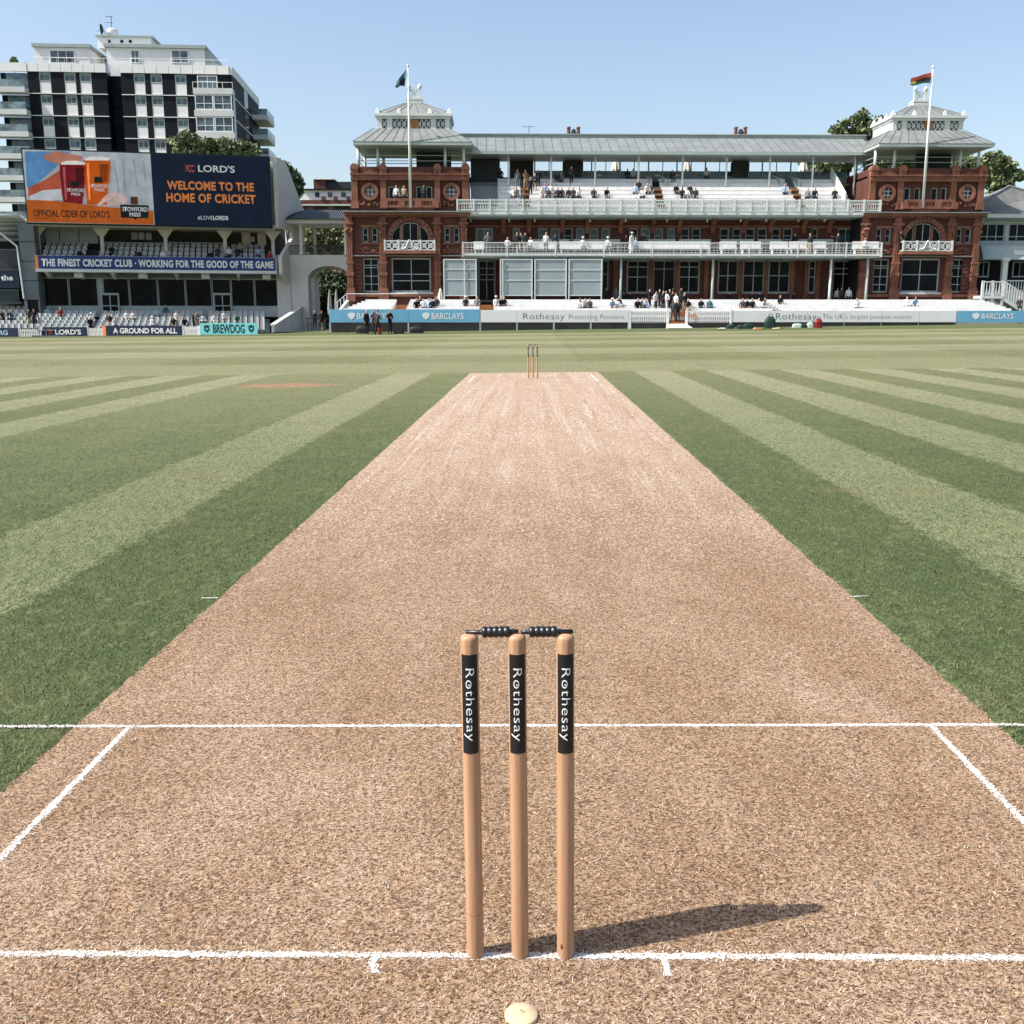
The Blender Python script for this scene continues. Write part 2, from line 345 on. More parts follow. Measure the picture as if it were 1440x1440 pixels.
# ================================================================== wickets
m, nt, b = newmat('ash_wood'); v = coords(nt)
gr = noise(nt, scaled(nt, v, (1, 1, .035)), 130, 4, .6, dist=.6); gr2 = noise(nt, scaled(nt, v, (1, 1, .12)), 22, 4, .6)
c = mixc(nt, gr.ramp(.3, .7), (.36, .20, .112), (.46, .285, .175)); c = mixc(nt, gr2.ramp(.58, .8)*.5, c, (.26, .13, .065))
nt.links.new(c, b.inputs['Base Color']); b.inputs['Roughness'].default_value = .42; b.inputs['Specular IOR Level'].default_value = .35; M_WOOD = m
M_BLACK = mat('black_sleeve', (.013, .013, .014), .45, .2, 40); M_BAIL = mat('black_bail', (.011, .011, .012), .35, .25, 60, spec=.5)
M_PRINT = mat('white_print', (.80, .80, .80), .5, .05, 30)
F0 = Frame(0, 0, 0)
ZS0, ZS1 = F0.z(1060, -.018, 727), F0.z(921, -.018, 727)
SR = .0182
def stump_body():
    mb = MB(); prof = [(.0135, -.05), (.0172, 0), (SR, .012), (SR, .30), (SR*.995, .695), (SR*.985, .7035), (SR*.93, .7080), (SR*.72, .7112), (SR*.40, .7128), (SR*.08, .7134)]
    mb.lathe(prof, 32); me = mb.mesh('stump'); me.polygons.foreach_set('use_smooth', [True]*len(me.polygons)); me.materials.append(M_WOOD); return me
def sleeve_mesh():
    mb = MB(); n = 20; r = SR+.0006
    for k in range(n+1):
        a = R(-56+112*k/n)-math.pi/2
        mb.v += [(r*math.cos(a), r*math.sin(a), ZS0), (r*math.cos(a), r*math.sin(a), ZS1)]
    mb.f = [(2*k, 2*k+2, 2*k+3, 2*k+1) for k in range(n)]
    me = mb.mesh('sleeve'); me.polygons.foreach_set('use_smooth', [True]*len(me.polygons)); me.materials.append(M_BLACK); return me
def sleeve_text():
    me = text_mesh('Rothesay', -.008, 1.08); bm = bmesh.new(); bm.from_mesh(me); bmesh.ops.triangulate(bm, faces=bm.faces)
    xs_ = [v.co.x for v in bm.verts]; W = max(xs_)-min(xs_); z0, z1 = F0.z(1042, -.018, 727), F0.z(940, -.018, 727); sc = (z1-z0)/W
    # the ring inside the first o
    cx = min(xs_)+W*.225; bmesh.ops.create_circle(bm, cap_ends=True, radius=.055, segments=10, matrix=Matrix.Translation((cx, .262, 0)))
    for _ in range(4):
        bmesh.ops.subdivide_edges(bm, edges=[e for e in bm.edges if e.calc_length()*sc > .0022], cuts=1); bmesh.ops.triangulate(bm, faces=bm.faces)
    x0 = min(xs_); r = SR+.0012; hc = .30
    for v in bm.verts:
        h = (v.co.y-hc)*sc*.66; a = -math.pi/2+h/r                # glyph height runs round the stump, reading downwards
        v.co = (r*math.cos(a), r*math.sin(a), z1-(v.co.x-x0)*sc)
    bm.to_mesh(me); bm.free(); me.materials.clear(); me.materials.append(M_PRINT); me.update(); return me
def bail_mesh(sx):
    # spigot, grooved barrel, spigot
    prof = [(.0015, -.060), (.0042, -.059), (.0047, -.032), (.0052, -.028)]
    for k in range(5):
        c = -.0218+.0109*k
        prof += [(.0094, c-.0054), (.0103, c-.0040), (.0114, c-.0014), (.0114, c+.0014), (.0103, c+.0040), (.0094, c+.0054)]
    prof += [(.0052, .028), (.0047, .032), (.0042, .044), (.0015, .045)]
    mb = MB(); mb.lathe([(r, h*sx) for r, h in prof], 20, axis='x'); me = mb.mesh('bail'); me.polygons.foreach_set('use_smooth', [True]*len(me.polygons)); me.materials.append(M_BAIL); return me
ME_ST, ME_SL, ME_TX, ME_BL = stump_body(), sleeve_mesh(), sleeve_text(), bail_mesh(1)
for yw, who in ((0, 'near'), (20.12, 'far')):
    place = 'in front of the white creases' if who == 'near' else 'at the far end of the pitch'
    for k, xo in enumerate((-.095, 0, .095)):
        which = ('left outer', 'middle', 'right outer')[k]
        s = inst('stump', ME_ST, None); s.rotation_euler = (0, TILT, 0); s.location = (xo*math.cos(TILT)+(.001 if k == 2 else 0), yw, math.tan(-TILT)*xo)
        tag(s, '%s wooden stump of the three, %s' % (which, 'standing on the bowling crease' if who == 'near' else 'small at the far pitch end'), 'stump', who+' wicket stumps')
        sl_ = inst('sleeve', ME_SL, s); inst('lettering', ME_TX, sl_)
        if who == 'near' and k == 2: MB().lathe([(.0004, -.0075), (.0022, -.005), (.0030, 0), (.0022, .005), (.0004, .0075)], 10, (-.0085, -.0150, .034)).build('knot', mat('knot_brown', (.16, .07, .025), .6, .3, 200), s, True)
        if who == 'near' and k == 0: MB().lathe([(SR, -.0005), (SR+.0003, 0), (SR, .0005)], 32, (0, 0, .105)).build('crack', mat('crack_dark', (.09, .045, .02), .8, .3, 200), s)
    for k, xo in enumerate((-.0495, .0445)):
        bl = inst('bail', ME_BL, None); bl.rotation_euler = (0, (TILT if k == 0 else -TILT)+R(.4 if k else -1.0), math.pi*k); bl.location = (xo, yw+.002, .7165+math.tan(-TILT)*xo)
        tag(bl, 'black grooved bail joining the middle stump to the %s stump of the %s wicket' % (('left', 'right')[k], who), 'bail', who+' wicket bails')
# pale wooden plug lying in the turf behind the stumps
M_PALE = mat('pale_wood', (.56, .42, .27), .55, .10, 40)
e = empty('wooden_disc', (field_pt(733, 1432)[0], field_pt(733, 1432)[1], .004), 0, 'round pale wooden disc set in the turf behind the stumps', 'disc')
MB().lathe([(.030, -.01), (.0325, .001), (.0325, .005), (.031, .0075), (.012, .0085), (.0005, .0087)], 36).build('disc', M_PALE, e, True)
mb = MB(); mb.tube((-.001, .006, .006), (.000, .003, .0135), .0012, 6); mb.tube((.000, .003, .0105), (.0055, .0005, .0105), .0011, 6)
mb.build('split_peg', mat('peg_wood', (.34, .19, .07), .6, .2, 80), e)
# ================================================================== materials for the buildings
M_TERRA = mat('terracotta', (.225, .096, .062), .75, .30, .9, streak=(.10, .038, .026), fine=9)
M_BRICK = mat('red_brick', (.108, .042, .032), .85, .25, .8, streak=(.07, .028, .022), fine=14)
M_WHITE = mat('white_paint', (.56, .60, .58), .55, .08, .8, streak=(.40, .44, .42))
M_TRIM = mat('grey_green_paint', (.34, .40, .385), .5, .08, 1.0, streak=(.24, .29, .28))
M_LEAD = mat('lead_sheet', (.205, .222, .216), .55, .14, .7, metal=.1, streak=(.12, .135, .135))
M_SEAM = mat('lead_seam', (.10, .115, .115), .55, .1, 1)
M_GLASS = glassmat('dark_window_glass', (.007, .009, .011), .12, .10); M_AGLASS = glassmat('blue_grey_glass', (.085, .125, .145), .1, .35); M_GLASSB = glassmat('sky_window_glass', (.045, .068, .085), .06, .35)
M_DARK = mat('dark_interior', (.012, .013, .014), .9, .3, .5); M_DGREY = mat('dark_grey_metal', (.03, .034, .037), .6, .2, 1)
M_BENCH = mat('white_bench_paint', (.70, .70, .68), .6, .08, 2, streak=(.52, .52, .50)); M_SHADE = mat('shaded_bench_tone', (.20, .245, .26), .6, .12, 1)  # M_SHADE: darker bench tone with the canopy's shade put into the colour
M_BRONZE = mat('brown_timber', (.30, .13, .05), .6, .2, 3); M_SCREEN = mat('sight_screen_cloth', (.265, .315, .325), .8, .07, .6)
M_TEAL = glassmat('teal_glass', (.075, .17, .18), .15, .5); M_CONC = mat('pale_concrete', (.36, .36, .35), .85, .12, .6)
M_BLIND = mat('pale_blind', (.42, .47, .49), .7, .12, 1.2)
GAP = .002
def window(fr, parent, x0, x1, y0, y1, v, cols=1, rows=(), fw=.07, fm=None, gm=None, rect=None, name='window', blind=0):
    """frame with glazing bars (a part) and its pane (a sub-part) filling an opening; returns the opening"""
    u0, u1, z0, z1 = rect or fr.rect(x0, x1, y0, y1, v)
    mb = MB(); mb.box(u0, u0+fw, v, v+.12, z0, z1); mb.box(u1-fw, u1, v, v+.12, z0, z1)
    mb.box(u0+fw, u1-fw, v, v+.12, z1-fw, z1); mb.box(u0+fw, u1-fw, v, v+.12, z0, z0+fw*1.3)
    b = fw*.6
    for k in range(1, cols):
        c = u0+(u1-u0)*k/cols; mb.box(c-b/2, c+b/2, v+.02, v+.1, z0+fw*1.3, z1-fw)
    for r in rows:
        c = z1-(z1-z0)*r; mb.box(u0+fw, u1-fw, v+.015, v+.095, c-b/2, c+b/2)
    w_ = mb.build(name, fm or M_TRIM, parent)
    MB().box(u0+fw*.5, u1-fw*.5, v+.06, v+.075, z0+fw*.5, z1-fw*.5).build('pane', gm or M_GLASS, w_)
    if blind:
        MB().box(u0+fw, u1-fw, v+.10, v+.11, z1-(z1-z0)*blind, z1-fw).build('blind', M_BLIND, w_)
    return (u0, u1, z0, z1)
def lattice(mb, u0, u1, z0, z1, v, n, t=.05, d=.05):
    """scrolled iron panel: crossed diagonals with rings"""
    w_ = (u1-u0)/n; h = z1-z0
    for k in range(n):
        a = u0+k*w_; c = a+w_/2; zc = (z0+z1)/2
        for (p, q) in (((a, z0), (a+w_, z1)), ((a, z1), (a+w_, z0))):
            mb.tube((p[0], v, p[1]), (q[0], v, q[1]), t*.5, 4)
        rr = min(w_, h)*.33
        for j in range(8):
            a1, a2 = 2*math.pi*j/8, 2*math.pi*(j+1)/8
            mb.tube((c+rr*math.cos(a1), v, zc+rr*math.sin(a1)), (c+rr*math.cos(a2), v, zc+rr*math.sin(a2)), t*.45, 4)
def balusters(mb, u0, u1, z0, z1, v, pitch, r):
    n = max(1, int((u1-u0)/pitch))
    for k in range(n):
        c = u0+(k+.5)*(u1-u0)/n; mb.hexa([(c-r*.6, v-r*.6, z0), (c+r*.6, v-r*.6, z0), (c+r*.6, v+r*.6, z0), (c-r*.6, v+r*.6, z0)], [(c-r, v-r, (z0*.6+z1*.4)), (c+r, v-r, (z0*.6+z1*.4)), (c+r, v+r, (z0*.6+z1*.4)), (c-r, v+r, (z0*.6+z1*.4))])
        mb.box(c-r*.55, c+r*.55, v-r*.55, v+r*.55, z0*.6+z1*.4, z1)
def arc(c, z, r, a0, a1, n): return [(c+r*math.cos(a0+(a1-a0)*k/n), z+r*math.sin(a0+(a1-a0)*k/n)) for k in range(n+1)]

# ================================================================== the pavilion
FP = Frame(0, 90, 2.43)
pav = FP.empty('pavilion', 'long red terracotta pavilion with white balconies and two domed end towers', 'pavilion')
zG = FP.z(432, 3)                    # terrace level at the wall
def seam_panels(quad_bottom, quad_top, n, parent, name='roof_panel', inset=.0, th=.05, mt=None):
    """a sloping roof face between a lower and an upper edge cut into n metal sheets, each with a raised seam"""
    b0, b1 = Vector(quad_bottom[0]), Vector(quad_bottom[1]); t0, t1 = Vector(quad_top[0]), Vector(quad_top[1])
    nrm = (b1-b0).cross(t0-b0).normalized()
    if nrm.z < 0: nrm = -nrm
    for k in range(n):
        a, c = k/n, (k+1)/n; e0 = .006/(b1-b0).length
        p = [b0.lerp(b1, a+e0), b0.lerp(b1, c-e0), t0.lerp(t1, c-e0), t0.lerp(t1, a+e0)]
        mb = MB(); mb.hexa([q+nrm*.01 for q in p], [q+nrm*th for q in p])
        o = mb.build(name, mt or M_LEAD, parent)
        q0, q1 = b0.lerp(b1, c), t0.lerp(t1, c)
        s = MB(); d = (b1-b0).normalized()*.018
        s.hexa([q0-d, q0+d, q1+d, q1-d], [q0-d+nrm*(th+.035), q0+d+nrm*(th+.035), q1+d+nrm*(th+.035), q1-d+nrm*(th+.035)]); s.build('seam', M_SEAM, o)
uL = FP.u(577, 330, 0)
def tower(uc, side):
    """one end tower; every measure taken from the photograph's left tower, relative to its middle"""
    def T(x0, x1, y0, y1, v=0):
        a, b, c, d = FP.rect(x0, x1, y0, y1, v); return a-uL+uc, b-uL+uc, c, d
    def bx(mb, x0, x1, y0, y1, v0, v1):
        a, b, c, d = T(x0, x1, y0, y1, v0); mb.box(a, b, v0, v1, c, d); return mb
    W = lambda *a, **k: window(FP, pav, 0, 0, 0, 0, a[4], rect=T(a[0], a[1], a[2], a[3], a[4]), **k)
    Zb = FP.z(432, 0); holes = []
    z = lambda y, v=0: FP.z(y, v, 577)
    for a, b in ((510, 518), (523, 531), (625, 633), (638, 646)): holes.append(W(a, b, 320, 341, .18, rows=(.5,), fw=.09))
    holes.append(W(511, 533, 363.5, 411, .2, cols=2, rows=(.2, .27, .52, .76), fw=.10)); holes.append(W(623, 645, 363.5, 411, .2, cols=2, rows=(.2, .27, .52, .76), fw=.10))
    holes.append(W(551, 606, 363, 411, .2, cols=2 if side < 0 else 2, rows=(.47, .66) if side < 0 else (.47,), fw=.12))
    # arch: square opening in the wall closed by spandrels that leave a half round
    ac, _, asz, _ = T(577, 578, 338, 339); ri = T(550, 577, 337, 338); ri = ri[1]-ri[0]; ro = ri+.42
    hole = (ac-ri, ac+ri, asz, asz+ri+.02); holes.append(hole)
    a, b, c, d = T(490, 655, 299, 425)
    body = wall_holes(MB(), a, b, Zb-1.5, d, 0, .5, holes).build('wall', M_BRICK, pav)
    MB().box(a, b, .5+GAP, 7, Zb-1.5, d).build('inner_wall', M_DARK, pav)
    mb = MB(); pts = arc(ac, asz, ri, 0, math.pi, 20)
    for p, q in zip(pts, pts[1:]): mb.hexa([(p[0], .02, p[1]), (q[0], .02, q[1]), (q[0], .02, hole[3]), (p[0], .02, hole[3])], [(p[0], .4, p[1]), (q[0], .4, q[1]), (q[0], .4, hole[3]), (p[0], .4, hole[3])])
    mb.build('spandrel', M_BRICK, pav)
    pi_, po = arc(ac, asz, ri, 0, math.pi, 15), arc(ac, asz, ro, 0, math.pi, 15)
    for k in range(15):                # the arch stones
        g = .06; lp = lambda A, B, t: (A[0]+(B[0]-A[0])*t, A[1]+(B[1]-A[1])*t)
        i0, i1, o0, o1 = lp(pi_[k], pi_[k+1], g), lp(pi_[k], pi_[k+1], 1-g), lp(po[k], po[k+1], g), lp(po[k], po[k+1], 1-g)
        dv = .16+.03*(k % 2); MB().hexa([(i0[0], -dv, i0[1]), (i1[0], -dv, i1[1]), (o1[0], -dv, o1[1]), (o0[0], -dv, o0[1])], [(i0[0], .1, i0[1]), (i1[0], .1, i1[1]), (o1[0], .1, o1[1]), (o0[0], .1, o0[1])]).build('arch_stone', M_TERRA, pav)
    mb = MB(); g = MB()                # lunette lights
    for s0, s1 in ((-.96, -.52), (-.40, .40), (.52, .96)):
        n = 8; top = [(ac+ri*(s0+(s1-s0)*k/n), asz+ri*.93*math.sqrt(max(0.02, 1-(s0+(s1-s0)*k/n)**2))) for k in range(n+1)]
        for p, q in zip(top, top[1:]):
            g.hexa([(p[0], .24, asz), (q[0], .24, asz), (q[0], .24, q[1]), (p[0], .24, p[1])], [(p[0], .26, asz), (q[0], .26, asz), (q[0], .26, q[1]), (p[0], .26, p[1])]); mb.tube((p[0], .2, p[1]), (q[0], .2, q[1]), .06, 4)
        mb.tube((top[0][0], .2, asz), (top[0][0], .2, top[0][1]), .06, 4); mb.tube((top[-1][0], .2, asz), (top[-1][0], .2, top[-1][1]), .06, 4)
    mb.tube((ac, .2, asz), (ac, .2, asz+ri*.93), .05, 4)
    o = mb.build('arched_window', M_TRIM, pav); g.build('pane', M_GLASS, o)
    mb = MB()
    for s in (-.46, .46): mb.box(ac+ri*s-.09, ac+ri*s+.09, -.02, .22, asz, asz+ri*.86)
    mb.build('arch_mullion', M_TERRA, pav)
    # pilasters with base, shaft flutes and carved capital
    for k, (x0, x1) in enumerate(((488, 497), (534, 544), (611, 620), (648, 657))):
        a, b, c, d = T(x0, x1, 300, 415); cz = z(322); mb = MB(); w_ = b-a
        mb.box(a, b, -.34, -GAP, c, d); mb.box(a-.12, b+.12, -.46, -.34-GAP+.2, c-.55, c+.45); mb.box(a-.05, b+.05, -.40, -.2, c+.45, c+.62)
        for f in (.22, .5, .78): mb.box(a+w_*f-.05, a+w_*f+.05, -.40, -.34, c+.8, cz-.5)
        mb.box(a-.07, b+.07, -.42, -.2, z(371), z(368)); mb.box(a-.05, b+.05, -.44, -.2, z(388), z(383))
        pl = mb.build('pilaster', M_TERRA, pav); cp = MB()
        for j in range(7):
            rr = random.uniform(.10, .17); cp.lathe([(.01, -rr), (rr*.7, -rr*.7), (rr, 0), (rr*.7, rr*.7), (.01, rr)], 7, (a+w_*random.uniform(.0, 1), -.40-random.uniform(0, .08), cz+random.uniform(-.45, .45)))
        cp.box(a-.14, b+.14, -.52, -.1, z(316), z(313)); cp.build('capital', M_TERRA, pl)
        if k in (0, 3):
            e0 = (b+.08, b+.75) if k == 0 else (a-.75, a-.08)
            for j in range(12):        # rusticated strip beside the corner pilaster
                zz = c+.2+(d-c-3.0)*j/12; MB().box(e0[0], e0[1], -.12, -GAP, zz, zz+(d-c-3.0)/12-.05).build('quoin', M_BRICK, pav)
    for x0, x1 in ((508, 533), (622, 648)):   # carved panels under the small windows
        a, b, c, d = T(x0, x1, 345, 356); mb = MB().box(a, b, -.10, -GAP, c, c+.1); 
        for j in range(12):
            rr = random.uniform(.08, .16); mb.lathe([(.01, -rr), (rr*.8, -rr*.6), (rr, 0), (rr*.8, rr*.6), (.01, rr)], 6, (a+(b-a)*(j+.5)/12, -.05, c+.15+(d-c-.3)*random.random()))
        mb.build('carved_panel', M_TERRA, pav)
        a, b, c, d = T(x0, x1, 341.5, 343.5); MB().box(a, b, -.14, -GAP, c, d).build('sill', M_TERRA, pav)
        a, b, c, d = T(x0, x1, 316.5, 319.5); MB().box(a, b, -.12, -GAP, c, d).build('lintel', M_TERRA, pav)
    for yy, dv, hh, ww, mt in ((300.5, .62, 3.0, 4.5, M_TERRA), (297.2, .95, 1.6, 6.5, M_LEAD), (303.5, .30, 2.8, 1.5, M_TERRA), (359.5, .34, 1.6, 1, M_LEAD), (415.5, .30, 3.2, 1, M_TERRA)):
        mb = bx(MB(), 488-ww, 657+ww, yy-hh/2, yy+hh/2, -dv, -GAP if yy < 310 or yy > 400 else .0); mb.build('cornice' if yy < 310 else 'string_course', mt, pav)
    mb = MB(); a, b, c, d = T(486, 659, 303, 305)
    for k in range(46): mb.box(a+(b-a)*(k+.25)/46, a+(b-a)*(k+.75)/46, -.55, -.3, c-.04, d)
    mb.build('dentil_row', M_TERRA, pav)
    bx(MB(), 548, 609, 411, 413.5, -.18, .18).build('sill', M_WHITE, pav)
    # white iron balcony under the arch
    a, b, c, d = T(541, 611, 338, 352, -1.1); mb = MB(); bal = None
    mb.box(a, b, -1.14, -1.06, d-.1, d); mb.box(a, b, -1.14, -1.06, c, c+.09)
    for f in (0, .28, .72, 1): mb.box(a+(b-a)*f-.07, a+(b-a)*f+.07, -1.17, -1.03, c-.02, d+.05)
    for s in (a, b): mb.box(s-.05, s+.05, -1.06, 0, d-.09, d-.01); mb.box(s-.05, s+.05, -1.06, 0, c+.01, c+.08)
    bal = mb.build('balcony', M_WHITE, pav)
    l = MB(); lattice(l, a+.08, a+(b-a)*.27, c+.1, d-.12, -1.1, 2, .09); lattice(l, a+(b-a)*.73, b-.08, c+.1, d-.12, -1.1, 2, .09); lattice(l, a+(b-a)*.30, a+(b-a)*.70, c+.1, d-.12, -1.1, 3, .09)
    mid = (a+b)/2
    for k in range(10):
        x_ = lambda t: mid+(t-.5)*(b-a)*.34; zf = lambda t: c+.15+(d-c+.02)*math.exp(-((t-.5)/.16)**2)*.85
        l.tube((x_(k/10), -1.12, zf(k/10)), (x_((k+1)/10), -1.12, zf((k+1)/10)), .07, 5)
    l.build('iron_lattice', M_WHITE, bal); bx(MB(), 539, 613, 352.3, 356.5, -1.2, -GAP).build('balcony_slab', M_TERRA, bal)
    # upper storey
    holes = []
    for p, q in ((546, 556), (561, 570), (585, 595), (599, 608)): holes.append(W(p, q, 262, 282, .42, rows=(), fw=.11))
    for xc in (520.5, 635):
        a, b, c, d = T(xc-8, xc+8, 262, 278, .3); holes.append((a, b, c, d)); rr = (b-a)/2; cu, cz = (a+b)/2, (c+d)/2
        mb = MB(); n = 20
        for k in range(n):
            a0, a1 = 2*math.pi*k/n, 2*math.pi*(k+1)/n; f = lambda r_, t: (cu+r_*math.cos(t), cz+r_*math.sin(t))
            q = [f(rr*.98, a0), f(rr*.98, a1), f(rr*1.5, a1), f(rr*1.5, a0)]; mb.hexa([(x_, -.02, y_) for x_, y_ in q], [(x_, .3, y_) for x_, y_ in q])
        ring = mb.build('round_surround', M_TERRA, pav)
        MB().box(a, b, .36, .38, c, d).build('pane', M_GLASSB, ring); mb = MB()
        for t in (-.36, .36): mb.box(cu+rr*t-.035, cu+rr*t+.035, .30, .35, c, d); mb.box(a, b, .305, .345, cz+rr*t-.035, cz+rr*t+.035)
        mb.build('glazing_bar', M_WHITE, ring)
        mb = MB()
        for j in range(14):
            r_ = random.uniform(.10, .18); mb.lathe([(.01, -r_), (r_, 0), (.01, r_)], 6, (cu+random.uniform(-1, 1), .16, cz-rr*1.7-random.uniform(0, .3)))
        tag(mb.build('carved_swag', M_TERRA, ring), kind='stuff')
    a, b, c, d = T(494, 659, 243, 293, .25)
    wall_holes(MB(), a, b, c-.3, d, .25, .7, holes).build('wall', M_BRICK, pav); MB().box(a, b, .7+GAP, 6.4, c-.3, d-.3).build('inner_wall', M_BRICK, pav)
    for x0, x1 in ((494, 503), (535, 543), (611, 619), (650, 659)):
        a, b, c, d = T(x0, x1, 252, 293, 0); pl = MB().box(a, b, .02, .25-GAP, c, d).build('pilaster', M_TERRA, pav)
        MB().box(a-.08, b+.08, -.06, .25-GAP, c, c+.5).build('base', M_TERRA, pl)
        a, b, c, d = T(x0, x1, 236, 252, 0); mb = MB().box(a-.05, b+.05, -.14, .6, c, d); r_ = (b-a)/2+.08; pts = arc((a+b)/2, d, r_, 0, math.pi, 10); mb.prism(pts, -.2, .62); mb.box(a-.1, b+.1, -.2, .62, d-.1, d-.001)
        pl = mb.build('parapet_pier', M_TERRA, pav); MB().box(a+.15, b-.15, -.17, -.14, c+.15, d-.2).build('panel', M_BRICK, pl)
    bx(MB(), 493, 660, 245.5, 251.5, -.06, .24).build('entablature', M_TERRA, pav); bx(MB(), 492, 661, 244, 245.5, -.22, .24).build('cornice', M_TERRA, pav); bx(MB(), 493, 660, 251.5, 253.2, -.12, .24).build('cornice', M_TERRA, pav)
    a, b, c, d = T(494, 659, 234.5, 244, .1); mb = MB(); mb.box(a, b, .1, .45, c, d)
    mb.box(a, a+.35, .45, 6.3, c, d); mb.box(b-.35, b, .45, 6.3, c, d); mb.build('parapet', M_BRICK, pav)
    mb = MB()
    for x0, x1 in ((506, 532), (546, 608), (622, 648)):
        a2, b2, c2, d2 = T(x0, x1, 239, 244, 0); m2 = (a2+b2)/2; mb.prism([(a2, c2), (b2, c2), (b2, c2+.10), (m2+.2, c2+.16), (m2, d2), (m2-.2, c2+.16), (a2, c2+.10)], .0, .1)
    mb.build('parapet_moulding', M_TERRA, pav)
    # terracotta balustrade in front of the middle windows
    a, b, c, d = T(541, 612, 279, 292, -.7); mb = MB(); mb.box(a, b, -.8, -.6, d-.22, d); mb.box(a, b, -.8, -.6, c, c+.2)
    for f in (0, .335, .665, 1): mb.box(a+(b-a)*f-.28, a+(b-a)*f+.28, -.84, -.56, c, d-.222)
    o = mb.build('balustrade', M_TERRA, pav); mb = MB(); balusters(mb, a+.3, b-.3, c+.2, d-.22, -.7, .30, .085); tag(mb.build('balusters', M_TERRA, o), kind='stuff')
    # open belvedere
    zf, ze = z(236, .6), z(203.5, -.6); mb = MB()
    a, b, _, _ = T(495, 658, 230, 236, .4); MB().box(a+.4, b-.4, .5, 6.2, zf-.6, zf-.02).build('deck', M_DGREY, pav)
    cols = [T(x, x+1, 215, 216, .6)[0] for x in (503.5, 531, 577, 626, 652)]
    for cx in cols: MB().tube((cx, .75, zf), (cx, .75, ze), .14, 10, .12).build('post', M_WHITE, pav, True)
    for cx in (cols[0], cols[1], cols[3], cols[4]): MB().tube((cx, 5.6, zf), (cx, 5.6, ze), .13, 8).build('post', M_WHITE, pav, True)
    mb = MB()
    for zz in (zf+1.05, zf+.6): mb.tube((cols[0], .78, zz), (cols[-1], .78, zz), .035, 6); mb.tube((cols[0], .78, zz), (cols[0], 5.6, zz), .035, 6); mb.tube((cols[0], 5.6, zz), (cols[-1], 5.6, zz), .035, 6)
    mb.build('rail', M_TRIM, pav)
    MB().box(cols[2]+.3, cols[4]-1.2, 3.6, 4.0, zf, ze).build('screen_wall', M_DGREY, pav)
    # lower hipped roof with metal sheets
    a, b, _, _ = T(497, 663, 202, 204, -.5); zt = z(181.5, 1.4); a2, b2, _, _ = T(526, 632, 180, 182, 1.4); v0, v1, w0, w1 = -.6, 7.2, 1.4, 5.4
    zE = ze+.22
    mb = MB().box(a, b, v0, v1, ze, zE); mb.build('eaves', M_TRIM, pav)
    mb = MB().hexa([(a, v0, zE), (b, v0, zE), (b, v1, zE), (a, v1, zE)], [(a2, w0, zt), (b2, w0, zt), (b2, w1, zt), (a2, w1, zt)]); rf = mb.build('roof', M_SEAM, pav)
    seam_panels(((a, v0, zE), (b, v0, zE)), ((a2, w0, zt), (b2, w0, zt)), 12, rf); seam_panels(((a, v1, zE), (a, v0, zE)), ((a2, w1, zt), (a2, w0, zt)), 6, rf); seam_panels(((b, v0, zE), (b, v1, zE)), ((b2, w0, zt), (b2, w1, zt)), 6, rf)
    # lantern: white box with iron panels
    a, b, c, d = T(531, 632, 160, 181, 1.6); l0, l1 = 1.6, 6.2
    lt = MB().box(a+.12, b-.12, l0+.12, l1-.12, c-.3, d).build('lantern', M_SEAM, pav); mb = MB()
    mb.box(a-.12, b+.12, l0-.12, l1+.12, c-.32, c-.02); mb.box(a-.1, b+.1, l0-.1, l1+.1, d-.42, d-.2); mb.box(a-.25, b+.25, l0-.25, l1+.25, d-.2, d+.02)
    for f0, f1 in ((0, .06), (.13, .20), (.74, .81), (.94, 1)): mb.box(a+(b-a)*f0, a+(b-a)*f1, l0-.04, l0+.3, c-.02, d-.42)
    for s, t in ((a-.04, a+.3), (b-.3, b+.04)):
        for f0, f1 in ((.33, .42), (.60, .69), (.92, 1)): mb.box(s, t, l0+(l1-l0)*f0, l0+(l1-l0)*f1, c-.02, d-.42)
    mb.build('lantern_frame', M_WHITE, lt); l = MB()
    for f0, f1, n in ((.06, .13, 1), (.20, .47, 4), (.55, .74, 3), (.81, .94, 2)): lattice(l, a+(b-a)*f0, a+(b-a)*f1, c, d-.44, l0+.05, n, .075)
    l.build('iron_lattice', M_WHITE, lt)
    zc = (c+d)/2-.15; MB().tube((a+(b-a)*.51, l0-.02, zc), (a+(b-a)*.51, l0+.2, zc), .42, 16).build('roundel', M_BRONZE, lt)
    mb = MB().box(a-.03, a+.1, l0+.4, l1-.4, c, d-.45); mb.box(b-.1, b+.03, l0+.4, l1-.4, c, d-.45); mb.build('side_panel', M_WHITE, lt)
    mb = MB()
    for cu, cv in [(a+(b-a)*f, l0) for f in (0, .30, .73, 1)]+[(s, l0+(l1-l0)*f) for s in (a, b) for f in (.35, .65, 1)]:
        mb.hexa([(cu-.22, cv-.15, d), (cu+.22, cv-.15, d), (cu+.22, cv+.15, d), (cu-.22, cv+.15, d)], [(cu-.1, cv-.06, d+.38), (cu+.02, cv-.06, d+.50), (cu+.02, cv+.06, d+.50), (cu-.1, cv+.06, d+.38)])
    mb.build('acroterion', M_WHITE, lt)
    a3, b3, c3, d3 = T(570, 594, 146, 147, 3.4); p = MB().hexa([(a-.1, l0-.1, d), (b+.1, l0-.1, d), (b+.1, l1+.1, d), (a-.1, l1+.1, d)], [(a3, 3.4, d3), (b3, 3.4, d3), (b3, 4.5, d3), (a3, 4.5, d3)]).build('roof', M_SEAM, pav)
